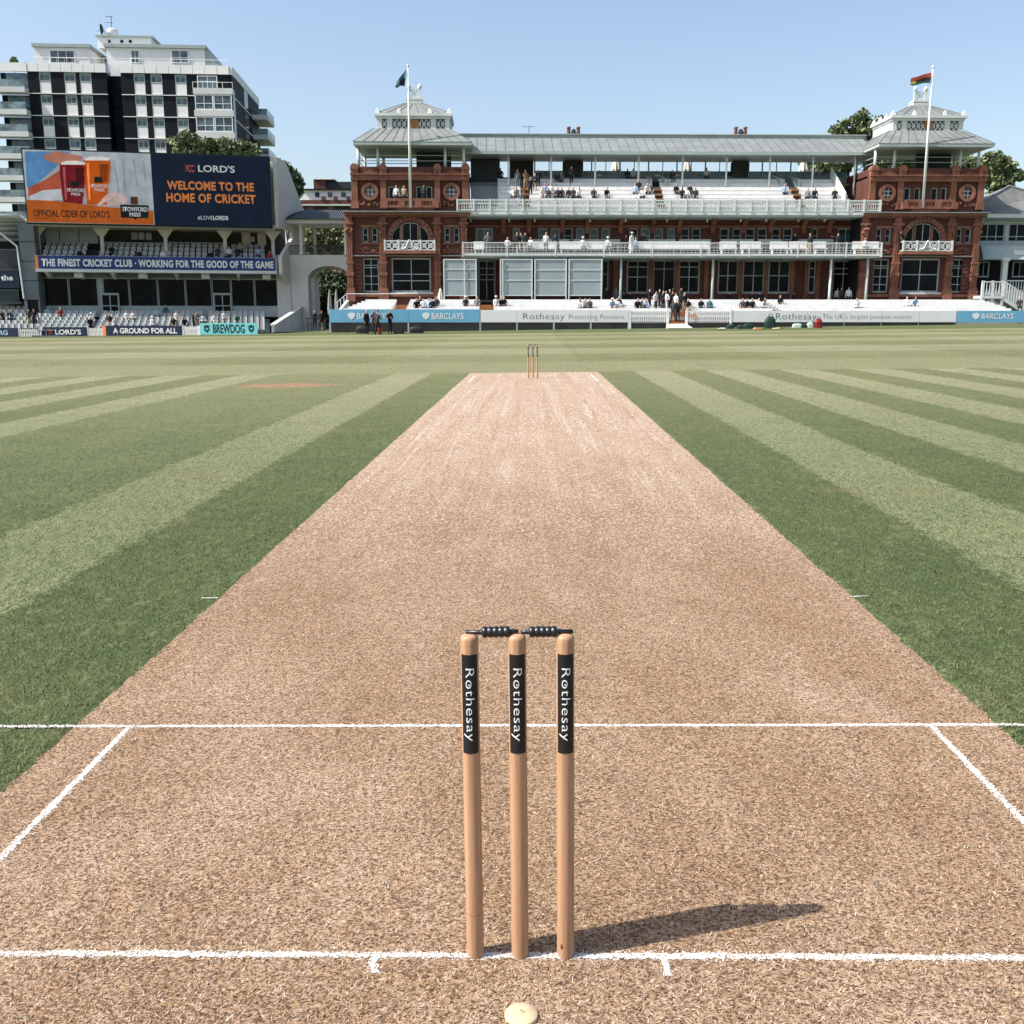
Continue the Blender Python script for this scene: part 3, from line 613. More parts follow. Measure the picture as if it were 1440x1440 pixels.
    seam_panels(((a-.1, l0-.1, d), (b+.1, l0-.1, d)), ((a3, 3.4, d3), (b3, 3.4, d3)), 7, p); seam_panels(((a-.1, l1+.1, d), (a-.1, l0-.1, d)), ((a3, 4.5, d3), (a3, 3.4, d3)), 4, p); seam_panels(((b+.1, l0-.1, d), (b+.1, l1+.1, d)), ((b3, 3.4, d3), (b3, 4.5, d3)), 4, p)
    # crest on the very top
    a, b, c, d = T(573, 592, 138, 146, 3.4); mb = MB().box(a-.1, b+.1, 3.3, 4.5, d3-.05, d3+.25); mb.box(a, b, 3.4, 4.3, d3+.25, d-.15); mb.box(a-.1, b+.1, 3.3, 4.4, d-.15, d)
    cr = mb.build('crest_base', M_WHITE, pav); a, b, c, d = T(575, 590, 125, 138, 3.5); mb = MB()
    for s in (a, b):
        mb.box(s-.10, s+.10, 3.6, 3.8, c, d); mb.lathe([(.02, -.1), (.12, 0), (.19, .12), (.2, .25), (.12, .38), (.03, .45), (.02, .65)], 8, (s, 3.7, d))
    mb.box(a, b, 3.64, 3.76, d-.1, d); mb.box(a, b, 3.64, 3.76, c, c+.1); lattice(mb, a+.1, b-.1, c+.1, d-.1, 3.7, 1, .12); mb.build('crest', M_WHITE, cr)
UR = FP.u(1298.5, 330, 0)
tower(uL, -1); tower(UR, 1)

# ---- the long middle between the towers
uA, uB = FP.u(655, 330, 3), FP.u(1240, 330, 3)
holes = []
WX = [(721, 731), (757, 770), (774, 787), (793, 805), (810, 822), (829, 841), (846, 858), (885, 897), (901, 914), (920, 932), (938, 949), (957, 969), (973, 985), (1012, 1025), (1030, 1042), (1048, 1061), (1065, 1078), (1085, 1097), (1101, 1114), (1141, 1150)]
for k, (a, b) in enumerate(WX): holes.append(window(FP, pav, a, b, 321, 338, 3.12, rows=(.62,), fw=.09, gm=M_GLASSB if k < 12 and k % 4 != 3 else M_GLASS))
for a, b in ((669, 693), (1177, 1201)): holes.append(window(FP, pav, a, b, 321, 350, 3.12, cols=2, fw=.11, gm=M_GLASSB, name='balcony_door'))
zF = FP.z(361, 3)
wall_holes(MB(), uA, uB, zF-.3, FP.z(300, 3), 3, 3.4, holes).build('wall', M_BRICK, pav)
holes = []
for a, b in ((672, 697),): holes.append(window(FP, pav, a, b, 366, 425, 3.12, cols=2, rows=(.19, .34, .46), fw=.16, name='door'))
for a, b, c_, r_ in ((846, 856, 1, (.42,)), (881, 912, 2, (.2, .5)), (954, 984, 2, (.2, .5)), (1009, 1038, 2, (.46,)), (1044, 1075, 2, (.46,)), (1080, 1111, 2, (.46,)), (1136, 1147, 1, (.24, .5))):
    holes.append(window(FP, pav, a, b, 366, 413, 3.12, cols=c_, rows=r_, fw=.14))
holes.append(window(FP, pav, 1170, 1201, 366, 424, 3.12, cols=2, rows=(.2, .33), fw=.14, name='door'))
holes.append(window(FP, pav, 918, 949, 366, 427, 3.3, cols=2, rows=(.2,), fw=.12, name='door')); holes.append(window(FP, pav, 715, 840, 366, 413, 3.12, cols=6, rows=(.46,), fw=.14))
wall_holes(MB(), uA, uB, zG-2, zF-.3-GAP, 3.0, 3.4, holes).build('wall', M_BRICK, pav)
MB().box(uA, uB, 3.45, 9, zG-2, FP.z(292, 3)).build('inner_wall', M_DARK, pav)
for x0, x1 in ((862, 869), (912, 918), (949, 955), (990, 996), (1038, 1044), (1075, 1080), (1111, 1117), (1131, 1136), (1147, 1153)):
    a, b, c, d = FP.rect(x0, x1, 364, 428, 2.85); MB().box(a, b, 2.82, 3-GAP, c, d).build('brick_pier', M_TERRA, pav)
for x in (654, 708, 744, 791, 826, 873, 919, 956, 1003, 1047, 1085, 1131, 1167, 1217):
    a, b, c, d = FP.rect(x-3, x+3, 305, 328, 2.7); mb = MB().box(a, b, 2.7, 3-GAP, c, d-.4); mb.hexa([(a, 2.7, d-.8), (b, 2.7, d-.8), (b, 2.98, d-.8), (a, 2.98, d-.8)], [(a, 1.2, d), (b, 1.2, d), (b, 2.98, d), (a, 2.98, d)]); mb.build('corbel', M_TERRA, pav)
for y0, y1 in ((317, 320), (339.5, 341)):
    a, b, c, d = FP.rect(655, 1240, y0, y1, 2.9); MB().box(uA, uB, 2.86, 3-GAP, c, d).build('string_course', M_TERRA, pav)
mb = MB()
for x in (661, 715, 751, 829, 879, 937, 994, 1041, 1077, 1122, 1159): FP.box(mb, x, x+2, 307, 312, 1.8, 2)
mb.build('hanging_light', M_WHITE, pav)
# upper balcony
a, b, c, d = FP.rect(643, 1238, 297.5, 304, -.6); zu = d
sl_ = MB().box(a, b, -.6, 3, c+.12, d).build('balcony_slab', M_WHITE, pav); MB().box(a+.1, b-.1, -.45, 3, c, c+.118).build('soffit', M_TRIM, sl_)
a, b, c, d = FP.rect(643, 1238, 281, 297.5, -.6); H = d-c; mb = MB(); mb.box(a, b, -.66, -.50, d-.10, d); mb.box(a, b, -.63, -.53, c+.06, c+.16); mb.box(a, b, -.63, -.53, c+H*.62, c+H*.70)
for k in range(27): x_ = a+(b-a)*k/26; mb.box(x_-.07, x_+.07, -.70, -.56+.12, c, d+.05)
ub = mb.build('balustrade', M_WHITE, pav); mb = MB()
for k in range(26):
    p, q = a+(b-a)*k/26+.07, a+(b-a)*(k+1)/26-.07; balusters(mb, p, q, c+.16, c+H*.62, -.58, .205, .06); lattice(mb, p, q, c+H*.70, d-.1, -.58, 5, .045)
tag(mb.build('balusters', M_WHITE, ub), kind='stuff')
# upper deck of stepped white seating
du0, du1 = FP.u(662, 270, 2), FP.u(1194, 270, 2)
za, zb = FP.z(284, .6), FP.z(256.5, 4.4); UPT = []
aisles = [(FP.u(x-6, 272, 2.5), FP.u(x+6, 272, 2.5)) for x in (738, 925, 1118)]
def segs(u0, u1, gaps):
    cur = u0
    for g in sorted(gaps):
        if g[0] > cur: yield cur, g[0]
        cur = max(cur, g[1])
    if cur < u1: yield cur, u1
for k in range(6):
    v_ = .5+.72*k; zz = za+(zb-za)*k/5-.42; UPT.append((v_, zz+.42))
    MB().box(du0, du1, v_, v_+.72, zu-.3, zz).build('deck_step', M_CONC, pav)
    for p, q in segs(du0+2.4, du1-.2, aisles):
        mb = MB().box(p, q, v_+.08, v_+.46, zz+.36, zz+.42); mb.box(p, q, v_+.50, v_+.54, zz+.30, zz+.74); mb.box(p, q, v_+.10, v_+.14, zz+GAP, zz+.355); mb.build('bench_row', M_BENCH, pav)
for x in (738, 925, 1118):
    for k in range(4):
        a, b = FP.u(x-6, 272, 2.5), FP.u(x+6, 272, 2.5); v_ = .5+.72*k; zz = UPT[k][1]-.42+.05; MB().box(a+.05, b-.05, v_-.1, v_+.72, zz+.1*k, zz+.18+.1*k).build('wooden_step', M_BRONZE, pav)
zd = FP.z(249.5, 7.4)
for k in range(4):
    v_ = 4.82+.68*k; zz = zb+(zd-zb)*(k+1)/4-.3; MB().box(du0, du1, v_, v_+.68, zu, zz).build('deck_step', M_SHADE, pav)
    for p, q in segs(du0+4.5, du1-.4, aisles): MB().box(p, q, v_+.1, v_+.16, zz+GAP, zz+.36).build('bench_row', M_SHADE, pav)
MB().box(du0-.2, du1+4, 7.55, 13, zd-.5, zd).build('roof_terrace', M_CONC, pav)
for x in (914, 934, 1096, 1120):
    a, b, c, d = FP.rect(x-1.2, x+1.2, 248, 268, 4.2); MB().prism_x([(3.4, c-.4), (6.6, c), (6.6, d+.4), (3.4, c+.9)], a, b).build('stair_side', M_TRIM, pav)
a, b, c, d = FP.rect(917, 932, 256, 276, 4.6); MB().box(a, b, 4.3, 6.5, c-.8, d).build('stair_opening', M_DARK, pav)
a, b, c, d = FP.rect(662, 703, 224, 280, 5.6); MB().box(a, b, 5.6, 9.2, c, d).build('rear_block', M_DGREY, pav)
a, b, c, d = FP.rect(717, 750, 224, 250, 7.2); MB().box(a, b, 7.0, 8.6, c-.6, d).build('rear_block', M_DGREY, pav)
p0, p1 = FP.uz(1172, 252, 4.2), FP.uz(1188, 270, 1.2); mb = MB()
mb.hexa([(p0[0]-.05, 5, zb-.6), (p0[0]+.05, 5, zb-.6), (p0[0]+.05, .6, za-.4), (p0[0]-.05, .6, za-.4)], [(p0[0]-.05, 5, zb+1.5), (p0[0]+.05, 5, zb+1.5), (p0[0]+.05, .6, za+.8), (p0[0]-.05, .6, za+.8)]); mb.build('stair_side', M_WHITE, pav)
# canopy on thin posts
ze2 = FP.z(213.5, 3.0); zr2 = FP.z(194.5, 7.4); c0, c1 = FP.u(661, 213, 3), FP.u(1204, 213, 3)
for x in (715, 775, 837, 898, 960, 1021.5, 1082.5, 1143, 1202):
    u_ = FP.u(x, 240, 3.4); MB().tube((u_, 3.4, za+.9), (u_, 3.4, ze2-.2), .085, 8).build('canopy_post', M_WHITE, pav, True)
cp = MB().prism_x([(3.0, ze2-.22), (7.6, ze2-.22), (7.6, zr2), (7.4, zr2), (3.0, ze2)], c0-2, c1+2).build('canopy', M_TRIM, pav)
seam_panels(((c0-2, 3.0, ze2), (c1+2, 3.0, ze2)), ((c0-2, 7.4, zr2), (c1+2, 7.4, zr2)), 45, cp)
MB().box(c0-.6, c1+.6, 2.86, 2.99, ze2-.24, ze2+.03).build('gutter', M_TRIM, cp)
zq = FP.z(190, 7.4); mb = MB().box(c0-2, c1+2.4, 7.35, 8.6, zr2+.04, zq); mb.box(c0-2, c1+2.4, 7.2, 8.8, zq, zq+.08); mb.build('ridge_trim', M_TRIM, cp)
a, b, c, d = FP.rect(662, 1204, 218, 224.5, 7.0); MB().box(c0-.5, c1+.5, 7.0, 7.25, c, ze2-.222).build('beam', M_TRIM, cp)
for k in range(9):
    x = 706+61*k; a, b, c, d = FP.rect(x-4, x+4, 217.5, 222, 6.8); MB().box(a, b, 6.85, 6.995, c, d).build('lamp_box', M_WHITE, cp)
    x = 684+60.5*k; a, b, c, d = FP.rect(x-2.5, x+2.5, 218, 223, 6.6); MB().lathe([(.02, 0), (.22, .02), (.26, .12), (.05, .3)], 8, ((a+b)/2, 6.6, c)).build('ceiling_fan', M_DGREY, cp)
for k, x in enumerate(list(range(752, 1190, 20))):
    u_ = FP.u(x, 235, 7.7); MB().box(u_-(.035 if k % 2 else .06), u_+(.035 if k % 2 else .06), 7.65, 7.75, zd, ze2-.2).build('rear_post', M_TRIM, cp)
zg = FP.z(240.5, 7.9); u_ = [FP.u(x, 245, 7.9) for x in range(752, 1200, 40)]
for p, q in zip(u_, u_[1:]): MB().box(p+.03, q-.03, 7.88, 7.92, zd, zg).build('glass_screen', M_TEAL, pav)
for x0, x1, y0, y1 in ((793.5, 818, 220, 248.5), (1029, 1051, 221.5, 249)):
    a, b, c, d = FP.rect(x0, x1, y0, y1, 7.0); mb = MB().box(a, b, 6.6, 6.95, c, d); o = mb.build('hanging_screen', M_DGREY, pav); mb = MB().box(a-.12, a-.01, 6.7, 6.9, c+.5, d-.5); mb.box(b+.01, b+.12, 6.7, 6.9, c+.5, d-.5); mb.build('screen_speaker', M_DARK, o)
for x, mat_ in ((799.7, 0), (813.2, 0), (1034.7, 0), (1048, 0)):
    a, b, c, d = FP.rect(x-1.8, x+1.8, 178.5, 191, 8.2); MB().lathe([(.20, 0), (.17, (d-c)*.5), (.16, d-c-.15), (.20, d-c-.12), (.20, d-c)], 10, ((a+b)/2, 8.2, c)).build('chimney_pot', mat('chimney_clay', (.17, .075, .055), .8, .25, 3), pav, True)
for x in (806.5, 1041.5): u_, z_ = FP.uz(x, 190, 8.2); MB().lathe([(.15, 0), (.24, .2), (.2, .45), (.08, .55)], 8, (u_, 8.2, z_)).build('roof_vent', M_DGREY, pav)
u_, z_ = FP.uz(744, 189, 8.4); mb = MB().tube((u_, 8.4, z_), (u_, 8.4, z_+.75), .03, 5); mb.tube((u_-.65, 8.4, z_+.68), (u_+.5, 8.4, z_+.70), .02, 4)
for t in (-.6, -.4, -.2, 0, .2, .4): mb.tube((u_+t, 8.2, z_+.69), (u_+t, 8.6, z_+.69), .015, 4)
mb.build('television_aerial', M_DGREY, pav)
# lower balcony
a, b, c, d = FP.rect(650, 1241, 356.5, 362, -2.2); zl = d
sl_ = MB().box(a, b, -2.2, 3-GAP, c+.14, d).build('balcony_slab', M_WHITE, pav); MB().box(a+.1, b-.1, -2.05, 2.9, c, c+.138).build('soffit', M_TRIM, sl_)
a, b, c, d = FP.rect(650, 1241, 341, 356.5, -2.2); mb = MB(); mb.box(a, b, -2.2, -2.12, d-.07, d)
for f in (.10, .30, .52): mb.box(a, b, -2.18, -2.14, c+(d-c)*f-.02, c+(d-c)*f+.02)
for k in range(9): x_ = FP.u(640+68.2*k+5, 348, -2.2); mb.box(max(a, x_-.05), max(a, x_-.05)+.1, -2.22, -2.10, c-.3, d+.05)
mb.box(b-.1, b, -2.22, -2.1, c-.3, d+.05); rl = mb.build('railing', M_WHITE, pav); mb = MB(); n = int((b-a)/.32)
for k in range(n): x_ = a+(b-a)*(k+.5)/n; mb.box(x_-.014, x_+.014, -2.17, -2.15, c+.05, d-.07)
for k in range(5): mb.box(a, b, -2.165, -2.155, c+(d-c)*(.58+.075*k), c+(d-c)*(.58+.075*k)+.014)
mb.build('wire_mesh', M_WHITE, rl)
for x0, x1 in ((666, 681), (725, 783), (787, 860), (884, 998), (1012, 1036), (1041, 1070), (1083, 1108), (1110, 1135), (1144, 1162), (1199, 1236)):
    a, b, c, d = FP.rect(x0, x1, 339.5, 350.5, -.9); mb = MB().box(a, b, -.9, -.84, c, d); mb.box(a, b, -1.35, -.902, c, c+.06); mb.box(a+.1, a+.18, -1.3, -.9, zl, c-GAP); mb.box(b-.18, b-.1, -1.3, -.9, zl, c-GAP); mb.build('balcony_bench', M_BENCH, pav)
for x0, x1 in ((735, 800), (806, 872), (912, 950), (955, 1000), (1014, 1060), (1066, 1100), (1120, 1172)):
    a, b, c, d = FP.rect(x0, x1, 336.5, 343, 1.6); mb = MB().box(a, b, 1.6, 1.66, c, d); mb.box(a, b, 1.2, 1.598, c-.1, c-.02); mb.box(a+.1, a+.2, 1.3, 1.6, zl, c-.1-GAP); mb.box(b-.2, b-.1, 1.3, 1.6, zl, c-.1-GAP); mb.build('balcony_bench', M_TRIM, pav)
for x in (873, 1002, 1167.5, 1219): u_ = FP.u(x, 395, -1.7); MB().tube((u_, -1.7, zG-1.2), (u_, -1.7, zl-.4), .13, 10, .11).build('column', M_TRIM if x != 1167.5 else M_WHITE, pav, True)
# sight screens
def sight(x0, x1, bars_x, bars_y):
    a, b, c, d = FP.rect(x0, x1, 365.5, 415, -2.6); s = MB().box(a, b, -2.5, -2.46, c, d).build('sight_screen_panel', M_SCREEN, pav); mb = MB()
    mb.box(a, a+.1, -2.58, -2.502, c-.6, d+.05); mb.box(b-.1, b, -2.58, -2.502, c-.6, d+.05); mb.box(a, b, -2.56, -2.503, d, d+.08); mb.box(a, b, -2.56, -2.503, c-.06, c)
    for x in bars_x: u_ = FP.u(x, 390, -2.6); mb.box(u_-.05, u_+.05, -2.62, -2.58, c-.9, d)
    for y in bars_y: z_ = FP.z(y, -2.6, x0); mb.box(a+.1, b-.1, -2.54, -2.505, z_-.035, z_+.035)
    mb.build('frame', M_WHITE, s)
sight(623.5, 670.5, (653,), (378.5, 393)); sight(703, 749, (707,), (379.5, 394)); sight(751.5, 797, (), (379.5, 394)); sight(799.5, 847, (), (379.5, 394))
# terrace of white benches in front
tz0, tz1 = FP.z(438, -8.1), FP.z(425.5, -2.6); TER = []
tu0, tu1 = FP.u(478, 432, -8), FP.u(1432, 432, -8)
gaps = [(FP.u(x-w_, 432, -6), FP.u(x+w_, 432, -6)) for x, w_ in ((563, 10), (684, 10), (953, 14), (1086, 6))]
for k in range(6):
    v_ = -8.1+.95*k; zz = tz0+(tz1-tz0)*k/5-.42; TER.append((v_, zz+.42)); u0 = tu0+.25*k
    MB().box(u0, tu1, v_, v_+.95, -.6, zz).build('terrace_step', M_CONC, pav)
    for p, q in segs(u0+.2, tu1-.3, gaps):
        mb = MB().box(p, q, v_+.14, v_+.55, zz+.37, zz+.42); mb.box(p, q, v_+.60, v_+.65, zz+.40, zz+.68); mb.box(p, q, v_+.2, v_+.25, zz+GAP, zz+.368); mb.build('bench_row', M_BENCH, pav)
for g in gaps:
    for k in range(6): MB().box(g[0]+.05, g[1]-.05, -8.1+.95*k+.1, -8.1+.95*(k+1)+.08, TER[k][1]-.41, TER[k][1]-.20).build('wooden_step', M_BRONZE if g != gaps[3] else M_DGREY, pav)
MB().box(tu0+1.2, tu1, -2.4, 3, -.6, tz1-.40).build('terrace_floor', M_CONC, pav)
mb = MB().prism_x([(-8.6, -.6), (-2.4, -.6), (-2.4, tz1+.2), (-8.6, tz0-.1)], tu0-.25, tu0-.02); mb.build('terrace_side_wall', M_WHITE, pav)
mb = MB()
for k in range(4): v_ = -8.4+1.9*k; mb.tube((tu0-.14, v_, tz0-.2+.2*k), (tu0-.14, v_, tz0+.75+.25*k), .035, 6)
mb.tube((tu0-.14, -8.4, tz0+.75), (tu0-.14, -2.7, tz0+1.5), .035, 6); mb.tube((tu0-.14, -2.7, tz0+1.5), (tu0+5, -2.7, tz0+1.5), .035, 6); mb.build('hand_rail', M_WHITE, pav)

# ---- flagpoles and flags
def flagpole(x, yb, yt, v, lab, flag):
    u_, z0 = FP.uz(x, yb, v); z1 = FP.z(yt, v, x); e = FP.world(u_, v, z0); o = empty('flagpole', e, FP.a, lab, 'flagpole')
    mb = MB().tube((0, 0, 0), (0, 0, z1-z0), .13, 10, .075); mb.build('pole', M_WHITE, o, True); MB().lathe([(.02, 0), (.11, .06), (.13, .15), (.08, .25), (.01, .3)], 8, (0, 0, z1-z0)).build('finial', M_WHITE, o)
    fl = inst('flag', flag[0], None, e+Vector((0, 0, z1-z0)), FP.a); tag(fl, flag[1], 'flag'); return o
def flag_mesh(name, pts, bands):
    """cloth between a leading edge on the pole and a drooping fly edge; bands = colours from top to bottom"""
    me = bpy.data.meshes.new(name); V = []; Fc = []; nu, nv = 16, 12; idx = []
    for j in range(nv+1):
        for i in range(nu+1):
            s, t = i/nu, j/nv; x = (1-t)*((1-s)*pts[0][0]+s*pts[1][0])+t*((1-s)*pts[3][0]+s*pts[2][0]); z_ = (1-t)*((1-s)*pts[0][1]+s*pts[1][1])+t*((1-s)*pts[3][1]+s*pts[2][1])
            V.append((x, -.1+.22*math.sin(s*7+t*2)*s, z_+.05*math.sin(s*6)))
    for j in range(nv):
        for i in range(nu): Fc.append((j*(nu+1)+i, j*(nu+1)+i+1, (j+1)*(nu+1)+i+1, (j+1)*(nu+1)+i)); idx.append(int(bands((i+.5)/nu, (j+.5)/nv)))
    me.from_pydata(V, [], Fc); me.polygons.foreach_set('material_index', idx); me.polygons.foreach_set('use_smooth', [True]*len(Fc)); return me
px = .0645
fm = flag_mesh('flag', [(-.1, -2.4*px), (-15*px, -17*px), (-17.5*px, -24*px), (-5*px, -23.5*px)], lambda s, t: 1 if t > .52 else 0)
fm.materials.append(mat('teal_flag', (.035, .13, .17), .8, .3, 2)); fm.materials.append(mat('navy_flag', (.012, .02, .03), .8, .3, 2))
flagpole(577.5, 292, 95, -.75, 'white flagpole rising before the tower with the dark teal flag', (fm, 'dark teal and navy flag drooping from a white pole'))
fm = flag_mesh('flag', [(-.1, -5*px), (-28*px, -11*px), (-28*px, -20*px), (-3*px, -18*px)], lambda s, t: 0 if t < .38 else (2 if t > .72 else (3 if s > .75 and t > .5 else 1)))
for nm, c_ in (('flag_red', (.32, .06, .04)), ('flag_black', (.03, .018, .015)), ('flag_green', (.02, .13, .085)), ('flag_gold', (.45, .28, .08))): fm.materials.append(mat(nm, c_, .8, .15, 2))
flagpole(1297.5, 292, 97, -.75, 'white flagpole rising before the tower with the striped flag', (fm, 'red black and green striped flag flying from a white pole'))
# ================================================================== the stand with the big screen
M_NAVY = mat('navy_board', (.012, .022, .052), .5, .08, 1); M_BLUE = mat('blue_banner', (.022, .046, .165), .5, .12, .8); M_WTXT = mat('white_lettering', (.68, .69, .69), .5, .03, 2)
M_ORTXT = mat('orange_lettering', (.80, .24, .055), .5, .04, 2); M_ORANGE = mat('orange_panel', (.46, .115, .025), .5, .08, .6); M_REDTXT = mat('red_mark', (.55, .09, .05), .5, .05, 2)
M_SEAT = mat('grey_seat_plastic', (.40, .42, .41), .5, .12, 3); M_STEEL = mat('grey_steel', (.13, .155, .17), .55, .15, .5, streak=(.09, .11, .12))
M_PALEGN = mat('pale_green_cladding', (.40, .47, .44), .6, .05, .4); M_CREAM = mat('cream_render', (.60, .58, .545), .8, .06, .5, streak=(.46, .44, .41))
def screenmat(name, col, e=.15):                  # lit display
    m, nt, b = newmat(name); v = coords(nt); c = mixc(nt, noise(nt, v, .9, 4).ramp(.35, .65), tuple(x*.9 for x in col), tuple(min(1, x*1.12) for x in col))
    nt.links.new(c, b.inputs['Base Color']); nt.links.new(c, b.inputs['Emission Color']); b.inputs['Emission Strength'].default_value = e; b.inputs['Roughness'].default_value = .6; b.inputs['Specular IOR Level'].default_value = .1; return m
o_ = CAM+ray(52, 370)*91; FS = Frame(o_.x, o_.y, 14.4)
st = FS.empty('grandstand', 'two tier white stand beneath the giant screen', 'grandstand')
sgr = gz(-32, 88)
SU0, SU1 = FS.u(50, 370, 0), FS.u(389, 370, 0)
# screen
a, b, c, d = FS.rect(36, 379.5, 216, 316, -1.0); SA = (a, b, c, d)
scr = FS.empty('video_screen', 'giant screen with cider advert and welcome message above the stand', 'screen')
MB().box(a-.12, b+.12, -.96, -.5, c-.12, d+.12).build('screen_case', mat('black_case', (.012, .013, .015), .5, .2, 1), scr)
sx_ = FS.u(215, 266, -1.0); P_ = lambda x, y: FS.uz(x, y, -1.0)
MB().box(sx_, b, -1.02, -.962, c, d).build('message_panel', screenmat('screen_navy', (.006, .011, .024), .3), scr)
ad = MB().box(a, sx_-.03, -1.02, -.962, c, d).build('advert_panel', screenmat('screen_white', (.36, .39, .42), .2), scr)
def flat(name, pts, v, mt, parent=ad): MB().prism([P_(*p) for p in pts], v, v+.02).build(name, mt, parent)
flat('printed_blue', [(35, 213), (100, 213), (86, 228), (42, 268), (38, 262)], -1.05, screenmat('screen_blue', (.10, .24, .46)))
flat('printed_sleeve', [(40, 264), (62, 254), (84, 240), (112, 231), (118, 276), (70, 276), (40, 277)], -1.08, screenmat('screen_red', (.40, .085, .045)))
flat('printed_arm', [(60, 219), (78, 212.5), (116, 220), (112, 229), (84, 231), (66, 226)], -1.10, screenmat('screen_skin', (.42, .17, .12)))
flat('printed_cuff', [(42, 276), (60, 268), (86, 266), (88, 281), (44, 285)], -1.11, screenmat('screen_pale', (.52, .53, .56)))
flat('printed_hand', [(136, 286), (148, 276), (163, 271), (174, 273), (180, 280), (176, 288), (160, 291), (140, 289)], -1.12, screenmat('screen_hand', (.55, .40, .38)))
for x0, x1, y0, y1, col, nm in ((85, 121, 227, 287, (.13, .008, .013), 'screen_berry'), (118, 155, 221, 288, (.42, .075, .008), 'screen_cider')):
    w_ = x1-x0; h_ = y1-y0; side = [(0, .05), (-.02, .15), (-.015, .28), (.02, .45), (.07, .65), (.11, .85), (.13, 1)]; flat('printed_glass', [(x0+w_*a_, y0+h_*b_) for a_, b_ in side]+[(x1-w_*a_, y0+h_*b_) for a_, b_ in side[::-1]], -1.14, screenmat(nm, col, .3))
    flat('printed_shine', [(x0+w_*.10, y0+h_*.14), (x0+w_*.20, y0+h_*.13), (x0+w_*.26, y0+h_*.9), (x0+w_*.2, y0+h_*.9)], -1.15, screenmat(nm+'_shine', tuple(min(1, q*2.2+.05) for q in col), .3)); flat('printed_dark_side', [(x1-w_*.42, y0+h_*.16), (x1-w_*.06, y0+h_*.14), (x1-w_*.10, y0+h_*.5), (x1-w_*.34, y0+h_*.56)], -1.15, screenmat(nm+'_deep', tuple(q*.45 for q in col), .3))
    flat('printed_foam', [(x0+1, y0+2), (x0+w_*.3, y0-.5), (x0+w_*.7, y0-.5), (x1-.5, y0+2), (x1-1, y0+5), (x0+2, y0+5)], -1.16, screenmat('screen_foam', (.72, .66, .62)))
    text_fit('STOWFORD', FS.rect(x0+9, x1-2, y0+38, y0+43, -1.17), -1.175, M_WTXT, ad, .02); text_fit('PRESS', FS.rect(x0+15, x1-8, y0+44, y0+48, -1.17), -1.175, M_WTXT, ad, .02)
    flat('printed_crest', [(x0+15, y0+28), (x0+26, y0+28), (x0+26, y0+36), (x0+15, y0+36)], -1.165, M_DARK)
for q in ((158, 226, 166, 270), (172, 224, 174, 268), (186, 224, 192, 262), (200, 226, 203, 255)): flat('printed_fold', [(q[0], q[1]), (q[0]+2.5, q[1]), (q[2]+2.5, q[3]), (q[2], q[3])], -1.06, screenmat('screen_fold', (.27, .30, .34), .2))
for q in range(4): flat('printed_finger', [(137+3*q, 288-3.5*q), (150+2*q, 279.5-2.6*q), (158+2*q, 277-2.0*q), (159+2*q, 279.5-2*q), (150+2*q, 283-2.6*q), (139+3*q, 290.5-3.5*q)], -1.165, screenmat('screen_finger', (.62, .46, .43)))
flat('printed_strip', [(38.3, 281), (80, 283), (140, 290.5), (216, 297), (216.3, 316), (39.8, 312)], -1.17, screenmat('screen_orange', (.34, .075, .012), .3))
text_fit("OFFICIAL CIDER OF LORD'S", FS.rect(47, 154, 295.5, 305.5, -1.17), -1.19, M_DARK, ad, .012); text_fit('www.', FS.rect(47, 69, 306, 307.5, -1.17), -1.19, M_DARK, ad)
flat('printed_label', [(169.5, 288), (209, 289), (209, 307), (193, 307), (191, 309.5), (188, 307), (170.5, 306)], -1.19, M_DARK); flat('printed_press', [(184, 277), (194, 277), (194, 288), (184, 287)], -1.19, screenmat('screen_brown', (.09, .035, .02)))
text_fit('STOWFORD', FS.rect(172, 207.5, 291, 297.5, -1.19), -1.205, M_WTXT, ad, .03); text_fit('PRESS', FS.rect(182, 198, 299, 304.5, -1.19), -1.205, M_WTXT, ad, .03)
for t, r_, m_, of in (("LORD'S", (278.5, 330, 232.5, 242.5), M_WTXT, .02), ('WELCOME TO THE', (235, 357, 255.5, 268), M_ORTXT, .035), ('HOME OF CRICKET', (234, 359.5, 272.5, 285.5), M_ORTXT, .035), ('#LOVE', (278, 299, 303.5, 309.5), M_WTXT, .0), ('LORDS', (299.5, 321, 303.5, 309.5), M_WTXT, .035), ('MCC', (261, 272.5, 231.5, 242.5), M_REDTXT, .0), ('C', (262.5, 274, 233, 241), M_REDTXT, .0)):
    text_fit(t, FS.rect(*r_, -1.02), -1.04, m_, scr, of, 1.08 if len(t) > 6 else 1)
# body of the stand
D = 6.2; zt = FS.z(221, 0, 380)
b2 = b+.12
mb = MB().box(a+.5, b2-.1, -.49, 1.6, c+.05, d-.15); mb.v = [(x+(.42*(y+.5) if x > 5 else 0), y, z_) for x, y, z_ in mb.v]; mb.build('screen_housing', M_PALEGN, st)
zE1, zb0, zb1 = FS.z(319, -.4, 200), FS.z(379, 0, 200), FS.z(361, 0, 200)
prof = [(-.5, FS.z(321, 0, 385)), (-.5, zt), (1.7, zt-.15), (5.6, FS.z(292, 4, 405)), (5.6, sgr-1), (1.6, sgr-1), (1.6, zb0-1.0), (-.1, zb0-.3), (-.1, zb1+.1), (4.2, zb1+3.0), (4.2, FS.z(321, 0, 385))]
def ngon_x(mb, pts, x0, x1): return mb.prism_x(pts, x0, x1)
